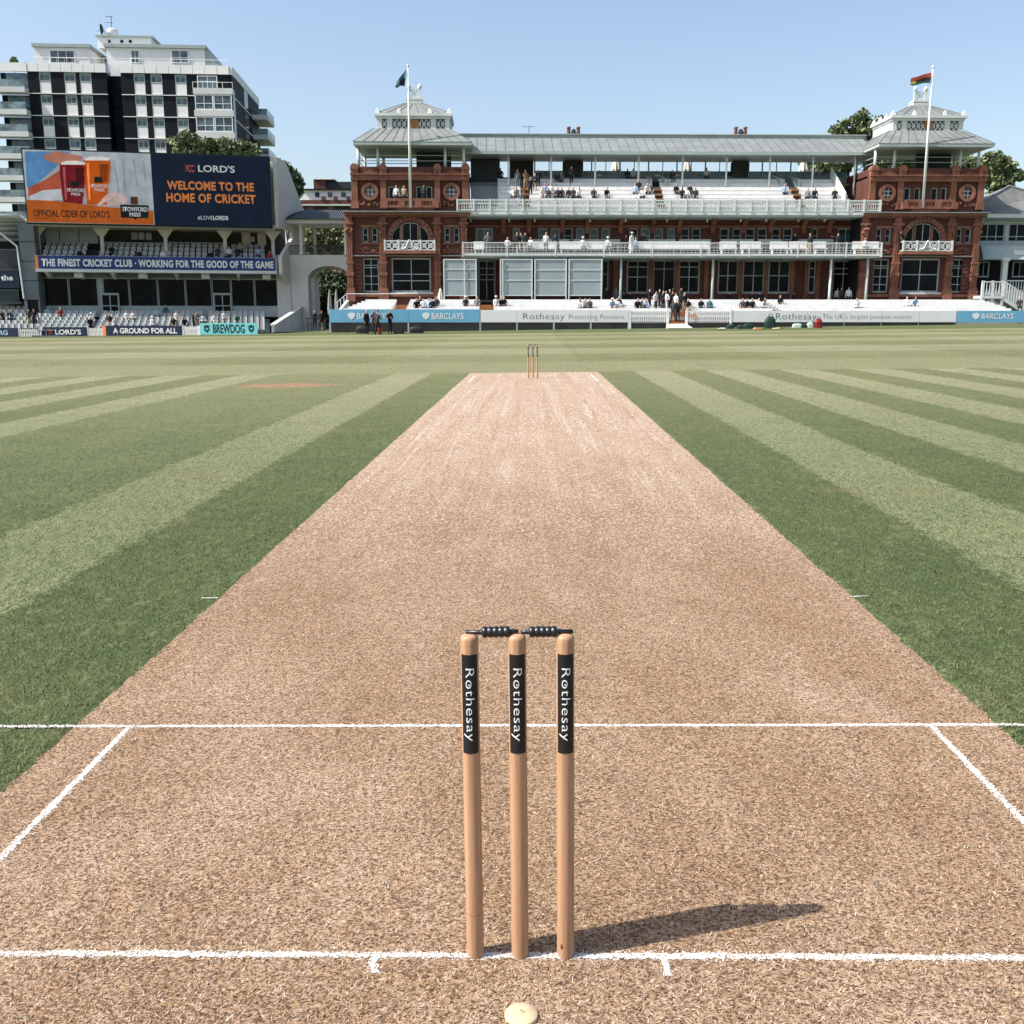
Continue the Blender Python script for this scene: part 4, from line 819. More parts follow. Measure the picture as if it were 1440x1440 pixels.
# side wall in three clean pieces (gable, mid wall, lower wall)
w_ = SU1+.02; mb = MB()
zo = prof[0][1]; mb.prism_x([(-.1, zb0-.3), (-.1, zb1+.15), (2.6, zb1+2.0), (2.6, zo), (-.5, zo), (-.5, zt), (1.7, zt-.15), (5.6, prof[3][1]), (5.6, sgr-1), (1.6, sgr-1), (1.6, zb0-1.2)], w_, w_+.3)
SHR = .42
mb.v = [(x+SHR*(y+.5), y, z_) for x, y, z_ in mb.v]; mb.build('end_wall', M_CREAM, st)
mb = MB().tube((w_+2.5, 4.3, sgr), (w_+2.5, 4.3, prof[3][1]-1), .07, 6); mb.build('downpipe', M_WHITE, st)
MB().box(SU0+.1, SU1, -.4, 5.4, zE1+.02, zE1+.35).build('roof_beam', M_CREAM, st); MB().box(SU0, SU1, 5.4, 5.6, sgr, zE1+.3).build('rear_wall', M_DGREY, st)
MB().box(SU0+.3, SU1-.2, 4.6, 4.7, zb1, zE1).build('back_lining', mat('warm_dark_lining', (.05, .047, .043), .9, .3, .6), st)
zs0, zs1 = FS.z(361.5, .3, 200), FS.z(344, 3.4, 200)
cols = [FS.u(x, 332, 1.9) for x in (53, 143, 232.5, 316)]
for cx in cols+[SU1-.25]:
    mb = MB().box(cx-.16, cx+.16, 1.75, 2.1, zs0-.3, zE1); mb.prism([(cx-.16, zE1-.8), (cx+.16, zE1-.8), (cx+.75, zE1), (cx-.75, zE1)], 1.78, 2.07); mb.build('column', M_CREAM, st)
a, b, c, d = FS.rect(56, 138, 321, 342, 3.9); 
for k in range(3): MB().box(a+(b-a)*k/3+.04, a+(b-a)*(k+1)/3-.04, 3.9, 3.94, c, d).build('glazed_screen', mat('pale_glazing', (.27, .34, .36), .3, .15, .8, spec=.6), st)
a, b, c, d = FS.rect(184, 214, 327, 337, 4.5); o = MB().box(a, b, 4.5, 4.58, c, d).build('bright_window', M_BLIND, st); mb = MB()
for k in range(4): mb.box(a+(b-a)*k/3-.05, a+(b-a)*k/3+.05, 4.44, 4.498, c, d)
mb.build('frame', M_DGREY, o)
for x0, x1, y0, y1 in ((340, 352, 322, 344), (362, 374, 322, 345), (353, 358, 333, 340)): a, b, c, d = FS.rect(x0, x1, y0, y1, 4.4); MB().box(a, b, 4.4, 4.55, c, d).build('wall_panel', M_CREAM, st)
# a seat: curved shell with backrest
sm = MB(); n = 6
for k in range(n):
    t0, t1 = -1+2*k/n, -1+2*(k+1)/n; f = lambda t: .06*t*t
    sm.hexa([(t0*.21, .20-f(t0), .36), (t1*.21, .20-f(t1), .36), (t1*.21, .27-f(t1), .80-.06*t1*t1), (t0*.21, .27-f(t0), .80-.06*t0*t0)], [(t0*.21, .23-f(t0), .36), (t1*.21, .23-f(t1), .36), (t1*.21, .30-f(t1), .80-.06*t1*t1), (t0*.21, .30-f(t0), .80-.06*t0*t0)])
sm.hexa([(-.2, -.2, .40), (.2, -.2, .40), (.2, .2, .36), (-.2, .2, .36)], [(-.2, -.2, .44), (.2, -.2, .44), (.2, .2, .40), (-.2, .2, .40)]); sm.box(-.03, .03, 0, .06, .0, .36)
ME_SEAT = sm.mesh('seat'); ME_SEAT.materials.append(M_SEAT)
SEATN = [0]; rest = []
def seat_rows(rows, u0, u1, gaps, mt, parent, pitch=.52):
    for v_, z_ in rows:
        n = int((u1-u0)/pitch)
        for k in range(n):
            u_ = u0+(k+.5)*(u1-u0)/n+random.uniform(-.01, .01)
            if any(g[0] < u_ < g[1] for g in gaps): continue
            if SEATN[0] < 298: inst('seat', ME_SEAT, parent, (u_, v_, z_)); SEATN[0] += 1
            else: rest.append((u_, v_, z_))
# lower tier first: it shows largest
lz0, lz1 = FS.z(462, -4.6, 200), FS.z(440.5, 1.0, 200); rows = []
for k in range(6):
    v_ = -4.6+1.05*k; z_ = lz0+(lz1-lz0)*k/5-.55; MB().box(SU0+.3, SU1-.9, v_-.5, v_+.55, sgr-1, z_).build('terrace_step', M_STEEL, st); rows.append((v_, z_))
LOWROWS = rows
g1 = [(FS.u(x-5, 450, -2), FS.u(x+5, 450, -2)) for x in (133, 283)]
seat_rows(rows, SU0+.5, SU1-1.3, g1, M_SEAT, st)
rows = []
for k in range(4):
    v_ = .45+.8*k; z_ = zs0+(zs1-zs0)*k/3-.62; MB().box(SU0+.2, SU1-.3, v_-.35, v_+.45, zb0, z_).build('terrace_step', M_DGREY, st); rows.append((v_, z_))
UPROWS = rows
g2 = [(FS.u(x-w2, 352, 1.5), FS.u(x+w2, 352, 1.5)) for x, w2 in ((130, 8), (320, 7))]
seat_rows(rows, SU0+.4, SU1-1.0, g2, M_SEAT, st)
if rest:
    base_v = np.array([v.co[:] for v in ME_SEAT.vertices]); base_f = np.array([list(p.vertices) for p in ME_SEAT.polygons if len(p.vertices) == 4]); k = len(base_v)
    V = np.concatenate([base_v+np.array(p) for p in rest]); Fq = np.concatenate([base_f+i*k for i in range(len(rest))]); o = mesh_np('seat_rows', V, Fq, M_SEAT, st); o['kind'] = 'stuff'
for g in g2: MB().box(g[0], g[1], .3, 3.4, zb0, zs0-.3).build('aisle', M_DGREY, st)
mb = MB()
for x0, x1 in ((145, 232), (235, 317)):
    u0, z0 = FS.uz(x0, 346, 3.6); u1, _ = FS.uz(x1, 346, 3.6); mb.tube((u0, 3.6, z0+.35), (u1, 3.6, z0+.35), .04, 6)
    for k in range(5): mb.tube((u0+(u1-u0)*k/4, 3.6, z0-.5), (u0+(u1-u0)*k/4, 3.6, z0+.35), .035, 6)
mb.build('hand_rail', M_WHITE, st)
# banner, ledge, soffit beams
bn = FS.empty('banner', 'long blue banner with white motto along the stand balcony front', 'banner')
MB().box(SU0+.25, SU1-.12, -.14, -.03, zb0, zb1).build('cloth', M_BLUE, bn); MB().box(SU0+.02, SU0+.247, -.14, -.03, zb0, zb1).build('end_stripe', M_ORTXT, bn)
r_ = FS.rect(58.5, 384.5, 365.5, 376, -.14); text_fit('THE FINEST CRICKET CLUB \u00b7 WORKING FOR THE GOOD OF THE GAME', r_, -.16, M_WTXT, bn, .045, 1.08)
MB().box(SU0, SU1, -.02, .3, zb0-.02, zb1+.02).build('balcony_front', M_CREAM, st); MB().box(SU0, SU1, -.3, 2.0, zb0-.28, zb0-.03).build('ledge', M_WHITE, st)
for k in range(8):
    u_ = SU0+.8+(SU1-SU0-1.6)*k/7; MB().prism_x([(-.2, zb0-.29), (2.2, zb0-.29), (2.2, zb0-.85), (1.3, zb0-.7)], u_-.14, u_+.14).build('bracket', M_CREAM, st)
    if k % 2: MB().box(u_-.55, u_+.2, .6, 1.1, zb0-.75, zb0-.32).build('speaker', M_CREAM, st)
# glazed ground floor
zg0, zg1, zw = FS.z(430, 2.2, 200), FS.z(391, 2.2, 200), FS.z(438, 2.0, 200)
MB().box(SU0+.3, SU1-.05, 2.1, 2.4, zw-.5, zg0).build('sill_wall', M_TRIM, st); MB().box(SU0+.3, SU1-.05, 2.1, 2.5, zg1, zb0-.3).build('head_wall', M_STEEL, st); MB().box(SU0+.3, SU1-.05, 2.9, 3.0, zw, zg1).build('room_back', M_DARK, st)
us = [FS.u(x, 410, 2.2) for x in (57, 97, 138, 145, 182, 222, 261, 298, 325, 358, 393)]
for p, q in zip(us, us[1:]):
    if q-p < 1: MB().box(p, q, 2.15, 2.35, zg0, zg1).build('pier', M_TRIM, st); continue
    mb = MB().box(p+.03, p+.09, 2.16, 2.3, zg0, zg1); mb.box(q-.09, q-.03, 2.16, 2.3, zg0, zg1); mb.box(p+.09, q-.09, 2.16, 2.3, zg1-.1, zg1); o = mb.build('window', M_TRIM, st); MB().box(p+.09, q-.09, 2.22, 2.25, zg0, zg1-.1).build('pane', M_GLASS, o)
for x in (142, 300):
    a, b, c, d = FS.rect(x, x+26, 412, 441, 1.9); window(FS, st, 0, 0, 0, 0, 1.9, cols=2, rows=(.08, .62), fw=.14, fm=M_TRIM, rect=(a, b, c, d), name='door')
# sloping stair wall at the right end
p0, p1 = FS.uz(364, 464, -5.2), FS.uz(404, 432, 1.5); mb = MB()
mb.prism_x([(-5.2, sgr-.8), (1.8, sgr-.8), (1.8, FS.z(431, 1.5, 404)), (-5.2, FS.z(458, -5, 366))], SU1-.75, SU1-.5); mb.prism_x([(-5.2, FS.z(458, -5, 366)), (1.8, FS.z(431, 1.5, 404)), (1.8, FS.z(431, 1.5, 404)+.12), (-5.2, FS.z(458, -5, 366)+.12)], SU1-.85, SU1-.4); mb.v = [(x+.42*(y+5.2), y, z_) for x, y, z_ in mb.v]; mb.build('stair_wall', M_WHITE, st)

# ---- grey service tower and the next stand at the edge of the picture
o_ = CAM+ray(40, 400)*91.5; FE = Frame(o_.x, o_.y, 10)
sv = FE.empty('service_tower', 'grey metal clad stair tower beside the white stand', 'tower'); a, b, c, d = FE.rect(29, 51, 312, 422, 0)
gz_ = gz(-43, 89); 
for k in range(4): MB().box(a, b, 0, 4, c+(d-c)*k/4+.03, c+(d-c)*(k+1)/4-.03).build('cladding_panel', M_STEEL, sv)
MB().box(a+.1, b-.1, .1, 3.9, gz_-1, d-.1).build('core', M_DARK, sv); MB().box(a, a+.25, 0, 4, gz_-1, c).build('door_jamb', M_STEEL, sv); MB().box(b-.15, b, 0, 4, gz_-1, c).build('door_jamb', M_STEEL, sv)
ns = FE.empty('side_stand', 'grey stand with curved roof at the edge beside the stair tower', 'grandstand')
a, b, c, d = FE.rect(-60, 28, 300, 304, -.5); mb = MB()
for k in range(8):
    t0, t1 = k/8, (k+1)/8; f = lambda t: (-.5+5*t, c-1.8*t*t*1.6); mb.hexa([(a, f(t0)[0], f(t0)[1]), (b, f(t0)[0], f(t0)[1]), (b, f(t1)[0], f(t1)[1]), (a, f(t1)[0], f(t1)[1])], [(a, f(t0)[0], f(t0)[1]+.2), (b, f(t0)[0], f(t0)[1]+.2), (b, f(t1)[0], f(t1)[1]+.2), (a, f(t1)[0], f(t1)[1]+.2)])
mb.build('roof', M_WHITE, ns, True); MB().box(a, b-.3, 4.6, 4.8, gz_-1, c-3).build('back_wall', M_STEEL, ns)
for y0, y1 in ((350, 377), (407, 424)):
    a2, b2_, c2, d2 = FE.rect(-60, 27, y0, y1, .2); MB().box(a2, b2_, .6, 4.5, c2-.2, c2).build('tier_floor', M_STEEL, ns); mb = MB().box(a2, b2_, .2, .28, d2-.08, d2)
    for k in range(60): u_ = a2+(b2_-a2)*k/60; mb.box(u_, u_+.03, .22, .26, c2, d2-.08)
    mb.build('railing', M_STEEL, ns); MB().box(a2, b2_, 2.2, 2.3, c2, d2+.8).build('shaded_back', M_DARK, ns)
a2, b2_, c2, d2 = FE.rect(-60, 26, 381, 405, -.1); MB().box(a2, b2_, 0, .5, c2, d2).build('fascia', M_NAVY, ns); text_fit('the', FE.rect(1, 17.5, 386.5, 394.5, -.1), -.03, M_WTXT, ns, .03)
a2, b2_, c2, d2 = FE.rect(22, 28, 304, 420, -.2); mb = MB().tube((b2_-3.2, -.1, d2), (b2_-.2, -.1, (c2+d2)/2+1), .09, 6); mb.tube((b2_-.2, -.1, (c2+d2)/2+1), (b2_, -.1, c2), .09, 6); mb.build('strut', M_WHITE, ns)
nr = []
for k in range(6):
    v_ = -3.2+.85*k; z_ = FE.z(459-5*k, v_, 15)-.55; MB().box(FE.u(-60, 440, 0), FE.u(29, 440, 0), v_-.4, v_+.45, gz_-1, z_).build('terrace_step', M_CONC, ns); u0 = FE.u(-30, 440, 0)
    for j in range(11): inst('seat', ME_SEAT, ns, (u0+.4+.53*j+.0, v_, z_))

# ================================================================== the apartment tower behind
o_ = CAM+ray(200, 150)*143; FT = Frame(o_.x, o_.y, 5.2)
ap = FT.empty('apartment_block', 'tall apartment block with black cladding, white panels and corner balconies', 'building')
M_CLAD = mat('black_cladding', (.008, .011, .015), .6, .2, .3, streak=(.014, .015, .017), spec=.12); M_WPAN = mat('white_panel', (.80, .80, .78), .6, .04, .3, streak=(.68, .69, .68)); M_SLAB = mat('balcony_concrete', (.62, .63, .61), .7, .06, .4)
M_RAIL = glassmat('pale_rail_glass', (.17, .23, .25), .15, .4); FH = 29.2*143/FPX; zT = FT.z(103, 0, 200); ground = -2
def col(x, y=140): return FT.u(x, y, 0)
uA0, uA1, uB0, uB1 = col(41.5), col(152), col(172), col(324)
zs_ = [zT-FH*k for k in range(9)]
for (p, q, v0) in ((uA0, uA1, 0), (uB0, uB1, 0)): MB().box(p, q, v0+.35, 22, ground, zT).build('body', M_CLAD, ap)
MB().box(uA1, uB0, 2.2, 21, ground, zT).build('recessed_core', M_CLAD, ap)
def bay(p, q, k, white=True):
    z1 = zs_[k]-.12; z0 = z1-FH*.40; w_ = window(FT, ap, 0, 0, 0, 0, .02, cols=2, rows=(.22,), fw=.12, rect=(p, q, z0, z1), fm=M_TRIM, gm=M_AGLASS, blind=0)
    if white: MB().box(p+.02, q-.02, .05, .33, z1-FH+.30, z0-.03).build('spandrel_panel', M_WPAN, ap)
CX = [(56, 72), (91, 107), (113, 129)], [(188.5, 204), (212, 228), (246, 262)]
ends = [[(uA0, uA1)], [(uB0, uB1)]]
for (lo, hi), cols_ in (((uA0, uA1), CX[0]), ((uB0, uB1), CX[1])):
    cu = [(col(a_+1.5), col(b_+1.5)) for a_, b_ in cols_]
    cur = lo
    for p, q in cu+[(hi, hi)]:                   # black cladding strips between the window bays, floor by floor
        for k in range(8):
            if p-cur > .2: MB().box(cur, p-.02, .0, .33, zs_[k+1]+.12, zs_[k]-.02).build('cladding_panel', M_CLAD, ap)
        cur = q+.02
    for p, q in cu:
        for k in range(8): bay(p, q, k)
    for k in range(1, 8): MB().box(lo, hi, -.12, .34, zs_[k], zs_[k]+.10).build('floor_band', M_WPAN, ap)
    n = 7 if lo == uA0 else 9
    for k in range(n): MB().box(lo+(hi-lo)*k/n+.03, lo+(hi-lo)*(k+1)/n-.03, -.15, .3, zT+.0, zT+1.15).build('parapet_panel', M_WPAN, ap)
MB().box(uA1, uB0, 2, 2.4, zT, zT+1.1).build('parapet_panel', M_WPAN, ap)
for k in range(10): MB().box(uA1+.1, uB0-.1, 2.1, 2.19, zs_[1]-k*1.2, zs_[1]-k*1.2+.9).build('louvre', M_DARK, ap)
# projecting winter gardens on the right corner, balcony on the top floor
g0, g1 = col(276), col(331)
for k in range(0, 8):
    z1 = zs_[k]; z0 = z1-FH
    MB().box(g0, g1, -1.8, -.16, z0-.05, z0+.75).build('balcony_front', M_SLAB, ap)
    if k == 0:
        mb = MB().box(g0, g1, -1.75, -1.70, z0+1.5, z0+1.56)
        for j in range(5): mb.box(g0+(g1-g0)*j/4-.03, g0+(g1-g0)*j/4+.03, -1.76, -1.69, z0+.75, z0+1.5)
        mb.build('balcony_rail', M_WPAN, ap); window(FT, ap, 0, 0, 0, 0, -.10, cols=2, rows=(.3,), fw=.1, rect=(col(279), col(307), z0+.2, z1-.2), gm=M_AGLASS, fm=M_WPAN); continue
    for j in range(2):
        p, q = g0+.15+(g1-g0-.3)*j/2, g0+.15+(g1-g0-.3)*(j+1)/2
        window(FT, ap, 0, 0, 0, 0, -1.75, cols=2, rows=(.58,), fw=.13, rect=(p+.03, q-.03, z0+.77, z1-.10), fm=M_WPAN, gm=M_AGLASS, blind=.55 if (k+j) % 3 == 0 else 0)
    window(FT, ap, 0, 0, 0, 0, 0, rect=(0, .01, 0, .01)) if False else None
    MB().box(g1-.08, g1, -1.62, -.18, z0+.77, z1-.1).build('side_glazing', M_AGLASS, ap)
# right hand side of the block: cladding, balconies
for k in range(8):
    z1 = zs_[k]; MB().box(uB1+.01, uB1+.30, .1, 9, z1-FH+.12, z1-.02).build('cladding_panel', M_CLAD, ap); MB().box(uB1+.01, uB1+.34, 9.1, 12, z1-FH+.1, z1-.05).build('side_window', M_GLASSB, ap); MB().box(uB1+.01, uB1+.30, 12.1, 22, z1-FH+.12, z1-.02).build('cladding_panel', M_CLAD, ap)
    MB().box(uB1, uB1+.4, .1, 22, z1, z1+.12 if k else z1+1.15).build('floor_band' if k else 'parapet_panel', M_WPAN, ap)
    if True:
        bq = MB().box(uB1+.4, uB1+2.7, 15, 22, z1-FH-.35, z1-FH+.35).build('balcony', M_SLAB, ap); mb = MB().box(uB1+2.62, uB1+2.68, 15, 22, z1-FH+.36, z1-FH+1.25); mb.box(uB1+.4, uB1+2.62, 15, 15.06, z1-FH+.36, z1-FH+1.25); mb.build('glass_rail', M_RAIL, bq)
M_RAIL = glassmat('pale_rail_glass', (.17, .23, .25), .15, .4)
# left balconies
h0, h1 = col(-45), col(42)
for k in range(9):
    z0 = zs_[0]-FH*(k+1)+.45; bq = MB().box(h0, h1, -1.6, .3, z0-.55, z0+.15).build('balcony', M_SLAB, ap); MB().box(h0, h1-.05, -1.58, -1.52, z0+.16, z0+1.1).build('glass_rail', M_RAIL, bq)
    if z0-.55 > 0: MB().box(col(10), h1-.02, .32, 2, z0+.2, z0+FH-.6).build('balcony_glazing', M_AGLASS, ap); MB().box(col(2), col(10), .33, 1.9, z0+.2, z0+FH-.6).build('dark_pier', M_CLAD, ap)
MB().box(col(-45), uA0, -.2, .3, zT, zT+1.1).build('parapet_panel', M_WPAN, ap)
# penthouse
for x0, x1, y0, v0 in ((49, 126, 62, 2.5), (150, 288, 63, 3.2)):
    a, b, c, d = FT.rect(x0, x1, y0, 93, v0); pn = MB().box(a, b, v0, 14, c-1, d-.45).build('penthouse', M_WPAN, ap); MB().box(a-.25, b+.25, v0-.3, 14.2, d-.44, d).build('roof_edge', M_TRIM, pn)
    for xx in ((70, 105),) if x0 < 100 else ((184, 196), (241, 265)):
        a, b, c, d = FT.rect(xx[0], xx[1], 70.5, 89, v0-.12); window(FT, ap, 0, 0, 0, 0, v0-.12, cols=3 if xx[1]-xx[0] > 30 else 2, rows=(.58,), fw=.1, rect=(a, b, c, d), gm=M_AGLASS, fm=M_WPAN)
a, b, c, d = FT.rect(288, 325, 64, 92, 3.2); MB().hexa([(a, 3.2, c-1), (b-1.2, 3.2, c-1), (b-1.2, 14, c-1), (a, 14, c-1)], [(a, 3.3, d-.4), (a+.4, 3.3, d-.4), (a+.4, 14, d-.4), (a, 14, d-.4)]).build('sloping_end', M_TRIM, ap)
a, b, c, d = FT.rect(137, 212, 52.5, 63, 6); pn = MB().box(a, b, 6, 14, c-.5, d).build('plant_room', M_WPAN, ap); MB().box(a-.2, b+.4, 5.7, 14.3, d+.01, d+.22).build('roof_edge', M_TRIM, pn)
mb = MB()
for x0, x1 in ((152, 155), (169, 173), (181, 185)): a, b, c, d2 = FT.rect(x0, x1, 56, 60, 5.9); mb.box(a, b, 5.94, 5.99, c, d2)
mb.build('vent', M_DARK, pn)
a, b, c, d = FT.rect(148, 163, 38.5, 51, 7); MB().lathe([((b-a)/2, 0), ((b-a)/2, d-c-.15), ((b-a)/2*.9, d-c)], 20, ((a+b)/2, 8, c)).build('water_tank', M_WPAN, ap, True)
u_, z_ = FT.uz(142.5, 41, 7); mb = MB(); mb.lathe([(.02, .25), (.35, .2), (.62, .08), (.74, 0)], 16, (u_, 7, z_), 'x'); mb.tube((u_+.2, 7, z_), (u_+.7, 7.4, z_-.9), .05, 6); mb.tube((u_, 7, z_), (u_-.6, 6.9, z_-.35), .03, 5); mb.build('satellite_dish', M_DGREY, ap)
u_, z_ = FT.uz(157, 38, 8); mb = MB().tube((u_, 8, z_), (u_, 8, z_+1.5), .05, 6); mb.tube((u_-.8, 8, z_+1.4), (u_+.3, 8, z_+1.4), .03, 5); mb.tube((u_-1, 8, z_+.6), (u_+.2, 8, z_+.6), .03, 5)
for t in (-.7, -.4, -.1): mb.tube((u_+t, 7.7, z_+1.4), (u_+t, 8.3, z_+1.4), .02, 4)
mb.build('aerial', M_DGREY, ap)
mb = MB(); a, b, c, d = FT.rect(46, 320, 82.5, 83.5, .2)
mb.tube((a, .2, d), (b, .2, d), .03, 5)
for k in range(26): mb.tube((a+(b-a)*k/25, .2, zT+1.1), (a+(b-a)*k/25, .2, d), .02, 4)
mb.build('roof_rail', M_WPAN, ap)

# ================================================================== link bridge between stand and pavilion
o_ = CAM+ray(450, 400)*98; FL = Frame(o_.x, o_.y, 2.43); lk = FL.empty('link_bridge', 'white arched bridge building with slate roof and columns by the pavilion', 'building')
M_SLATE = mat('dark_slate', (.020, .022, .025), .7, .3, 2, streak=(.05, .052, .055)); gl_ = gz(-18, 95)
L_ = lambda x0, x1, y0, y1, v: FL.rect(x0, x1, y0, y1, v)
a, b, c, d = L_(394, 489, 308.5, 314, -.6); MB().box(a, b, -.6, 5, c, d).build('fascia', M_CREAM, lk)
z1 = FL.z(297, 2.5, 450); rf = MB().hexa([(a-.2, -.9, d+GAP), (b, -.9, d+GAP), (b, 5.4, d+GAP), (a-.2, 5.4, d+GAP)], [(a+1.6, 2.0, z1), (b, 2.0, z1), (b, 2.6, z1), (a+1.6, 2.6, z1)]).build('roof', M_SLATE, lk)
for k in range(22):
    t = k/22; p = (a+1.0+(b-a-1.0)*t, -.9, d); q = (a+1.9+(b-a-2)*t, 2.0, z1); MB().tube((p[0], p[1], p[2]+.03), (q[0], q[1], q[2]+.03), .05, 5).build('tile_roll', M_STEEL, rf)
for x in (421, 432.5, 484): u_ = FL.u(x+2.5, 335, 0); v_ = 0 if x != 432.5 else 3; MB().lathe([(.24, FL.z(359, 0)), (.24, FL.z(357, 0)), (.19, FL.z(355, 0)), (.17, FL.z(317, 0)), (.25, FL.z(315, 0)), (.25, c)], 12, (u_, v_, 0)).build('column', M_CREAM, lk, True)
a, b, c, d = L_(392, 489, 345, 358.5, .1); mb = MB().box(a, b, .05, .15, d-.08, d)
for k in range(44): u_ = a+(b-a)*k/44; mb.box(u_, u_+.045, .07, .12, c, d-.08)
mb.build('railing', M_DGREY, lk)
zs = FL.z(391, 0); a, b, c, d = L_(388, 489, 358.5, 391, 0); ac0, ac1 = FL.u(434, 390, 0), FL.u(492, 390, 0); r_ = (ac1-ac0)/2; cx = (ac0+ac1)/2; zr = FL.z(374.5, 0)-zs; mb = MB()
n = 18; pts = [(cx-r_*math.cos(math.pi*k/n), zs+zr*math.sin(math.pi*k/n)) for k in range(n+1)]
for p, q in zip(pts, pts[1:]): mb.hexa([(p[0], 0, p[1]), (q[0], 0, q[1]), (q[0], 0, d), (p[0], 0, d)], [(p[0], 4, p[1]), (q[0], 4, q[1]), (q[0], 4, d), (p[0], 4, d)])
mb.box(a, ac0, 0, 4, gl_-1, d); mb.build('arched_wall', M_CREAM, lk); a2, b2_, c2, d2 = L_(434, 440, 391, 462, .6); MB().box(ac0+.02, ac0+.4, .6, 3.6, gl_-1, zs).build('pier', M_CREAM, lk)
a2, b2_, _, _ = L_(424, 434, 391, 462, -.15); MB().box(a2, b2_, -.15, -GAP, gl_-1, zs+.3).build('pilaster', M_CREAM, lk)
mb = MB()
for k in range(5):
    x0, z0 = FL.uz(433+8*k, 458, -4); mb.box(x0-.05, x0+.05, -4, -3.9, gl_-.2, gl_+1.1)
u0, u1 = FL.u(431, 455, -4), FL.u(470, 455, -4); mb.box(u0, u1, -4.02, -3.88, gl_+1.02, gl_+1.1); mb.box(u0, u1, -4.02, -3.9, gl_+.5, gl_+.56)
o = mb.build('barrier', mat('green_metal', (.012, .045, .035), .5, .2, 2), None); o.matrix_world = Matrix.Translation(FL.o) @ Matrix.Rotation(FL.a, 4, 'Z'); tag(o, 'low dark green metal barrier before the arch', 'barrier')

a, b = FL.u(405, 440, 2), FL.u(436, 440, 2); MB().box(a-1.5, a, 2, 2.2, gl_-1, FL.z(320, 2)).build('rear_screen', M_DGREY, lk)
mb = MB(); x0, x1, y0, y1 = FL.o.x-6, FL.o.x+5, FL.o.y-8, FL.o.y+10; mb.poly([(x0, y0, gz(x0, y0)+.03), (x1, y0, gz(x1, y0)+.03), (x1, y1, gz(x1, y1)+.03), (x0, y1, gz(x0, y1)+.03)]); tag(mb.build('path', mat('dark_paving', (.075, .068, .066), .9, .25, .8)), 'dark paved way leading under the bridge arch', kind='structure')
# ---- distant brick and white building
o_ = CAM+ray(455, 280)*135; FB = Frame(o_.x, o_.y, 2); bb = FB.empty('brick_building', 'distant red brick building with white upper floor behind the bridge', 'building')
B_ = lambda x0, x1, y0, y1, v, mt, nm, dd=6: (lambda r: MB().box(r[0], r[1], v, v+dd, r[2], r[3]).build(nm, mt, bb))(FB.rect(x0, x1, y0, y1, v))
B_(424, 500, 288, 420, 1, M_BRICK, 'lower_wall'); B_(422, 500, 281.5, 287, .6, M_BRICK, 'parapet'); B_(420, 500, 287.2, 289, .3, M_WHITE, 'ledge', 5); B_(424, 500, 267, 281.3, 1.4, M_WPAN, 'upper_wall'); B_(424, 500, 265.4, 266.8, .9, M_DARK, 'eaves'); B_(441, 458, 252, 265.2, 2.5, M_BRICK, 'chimney_stack', 3); B_(456, 500, 255.5, 265.2, 3, mat('dark_roof', (.03, .036, .042), .6, .2, .5), 'roof', 5); B_(441, 470, 251, 252.2, 2.3, M_WPAN, 'coping', 3.4)
for x in (443, 461, 480): B_(x, x+6, 270.5, 277, 1.3, M_GLASSB, 'window', .09)
for x in (452, 469, 487): B_(x, x+6, 276, 281.4, .45, M_BRICK, 'crenel', .14)
for x in (432, 461, 476): B_(x, x+9, 290.5, 296, .9, M_GLASSB, 'window', .09)

# ================================================================== white building on the right
o_ = CAM+ray(1400, 400)*93.5; FR = Frame(o_.x, o_.y, 2.43); rb = FR.empty('white_annexe', 'white clubhouse annexe with grey hipped roof beside the pavilion', 'building'); gr_ = gz(44, 90)
R_ = lambda x0, x1, y0, y1, v: FR.rect(x0, x1, y0, y1, v); M_TILE = mat('grey_tile', (.16, .165, .16), .8, .22, .8, fine=5)
UE0, UE1 = FR.u(1376, 340, 0), FR.u(1500, 340, 0)
a, b, c, d = R_(1376, 1500, 301, 306.5, -.6); MB().box(FR.u(1388, 303, -.6), UE1, -.7, -.3, c, d).build('gutter', M_WHITE, rb); MB().box(UE0, UE1, -.3, 6, c-.1, d-.1).build('eaves', M_TRIM, rb)
za_, zh = FR.z(302, -.6, 1400), FR.z(262, 4.5, 1420); ua, uh = FR.u(1374, 300, -.6), FR.u(1419, 262, 4.5)
MB().hexa([(ua-1.5, -.6, za_), (UE1, -.6, za_), (UE1, 10, za_), (ua-1.5, 10, za_)], [(uh, 4.5, zh), (UE1, 4.5, zh-.9), (UE1, 5.2, zh-.9), (uh, 5.2, zh)]).build('roof', M_TILE, rb)
mb = MB().tube((ua-1.5, -.6, za_+.03), (uh, 4.5, zh+.03), .12, 6); mb.tube((uh, 4.5, zh+.02), (UE1, 4.5, zh-.88), .12, 6); mb.build('ridge_tiles', M_LEAD, rb)
holes = []
for x0, x1, n in ((1376.5, 1413, 3), (1417.5, 1455, 3), (1460, 1498, 3)): holes.append(window(FR, rb, x0, x1, 314, 341, .1, cols=n, rows=(.69,), fw=.12, fm=M_TRIM))
wall_holes(MB(), UE0, UE1, FR.z(362, 0), c-.12, 0, .5, holes).build('upper_wall', M_TRIM, rb); MB().box(UE0, UE1, .52, 6, gr_, c-.2).build('inner_wall', M_DARK, rb)
mb = MB(); a, b, c, d = R_(1376, 1500, 307, 309.5, -.5)
for k in range(34): u_ = UE0+(UE1-UE0)*k/34; mb.box(u_, u_+.12, -.45, -.01, c, d)
mb.build('bracket_row', M_TRIM, rb)
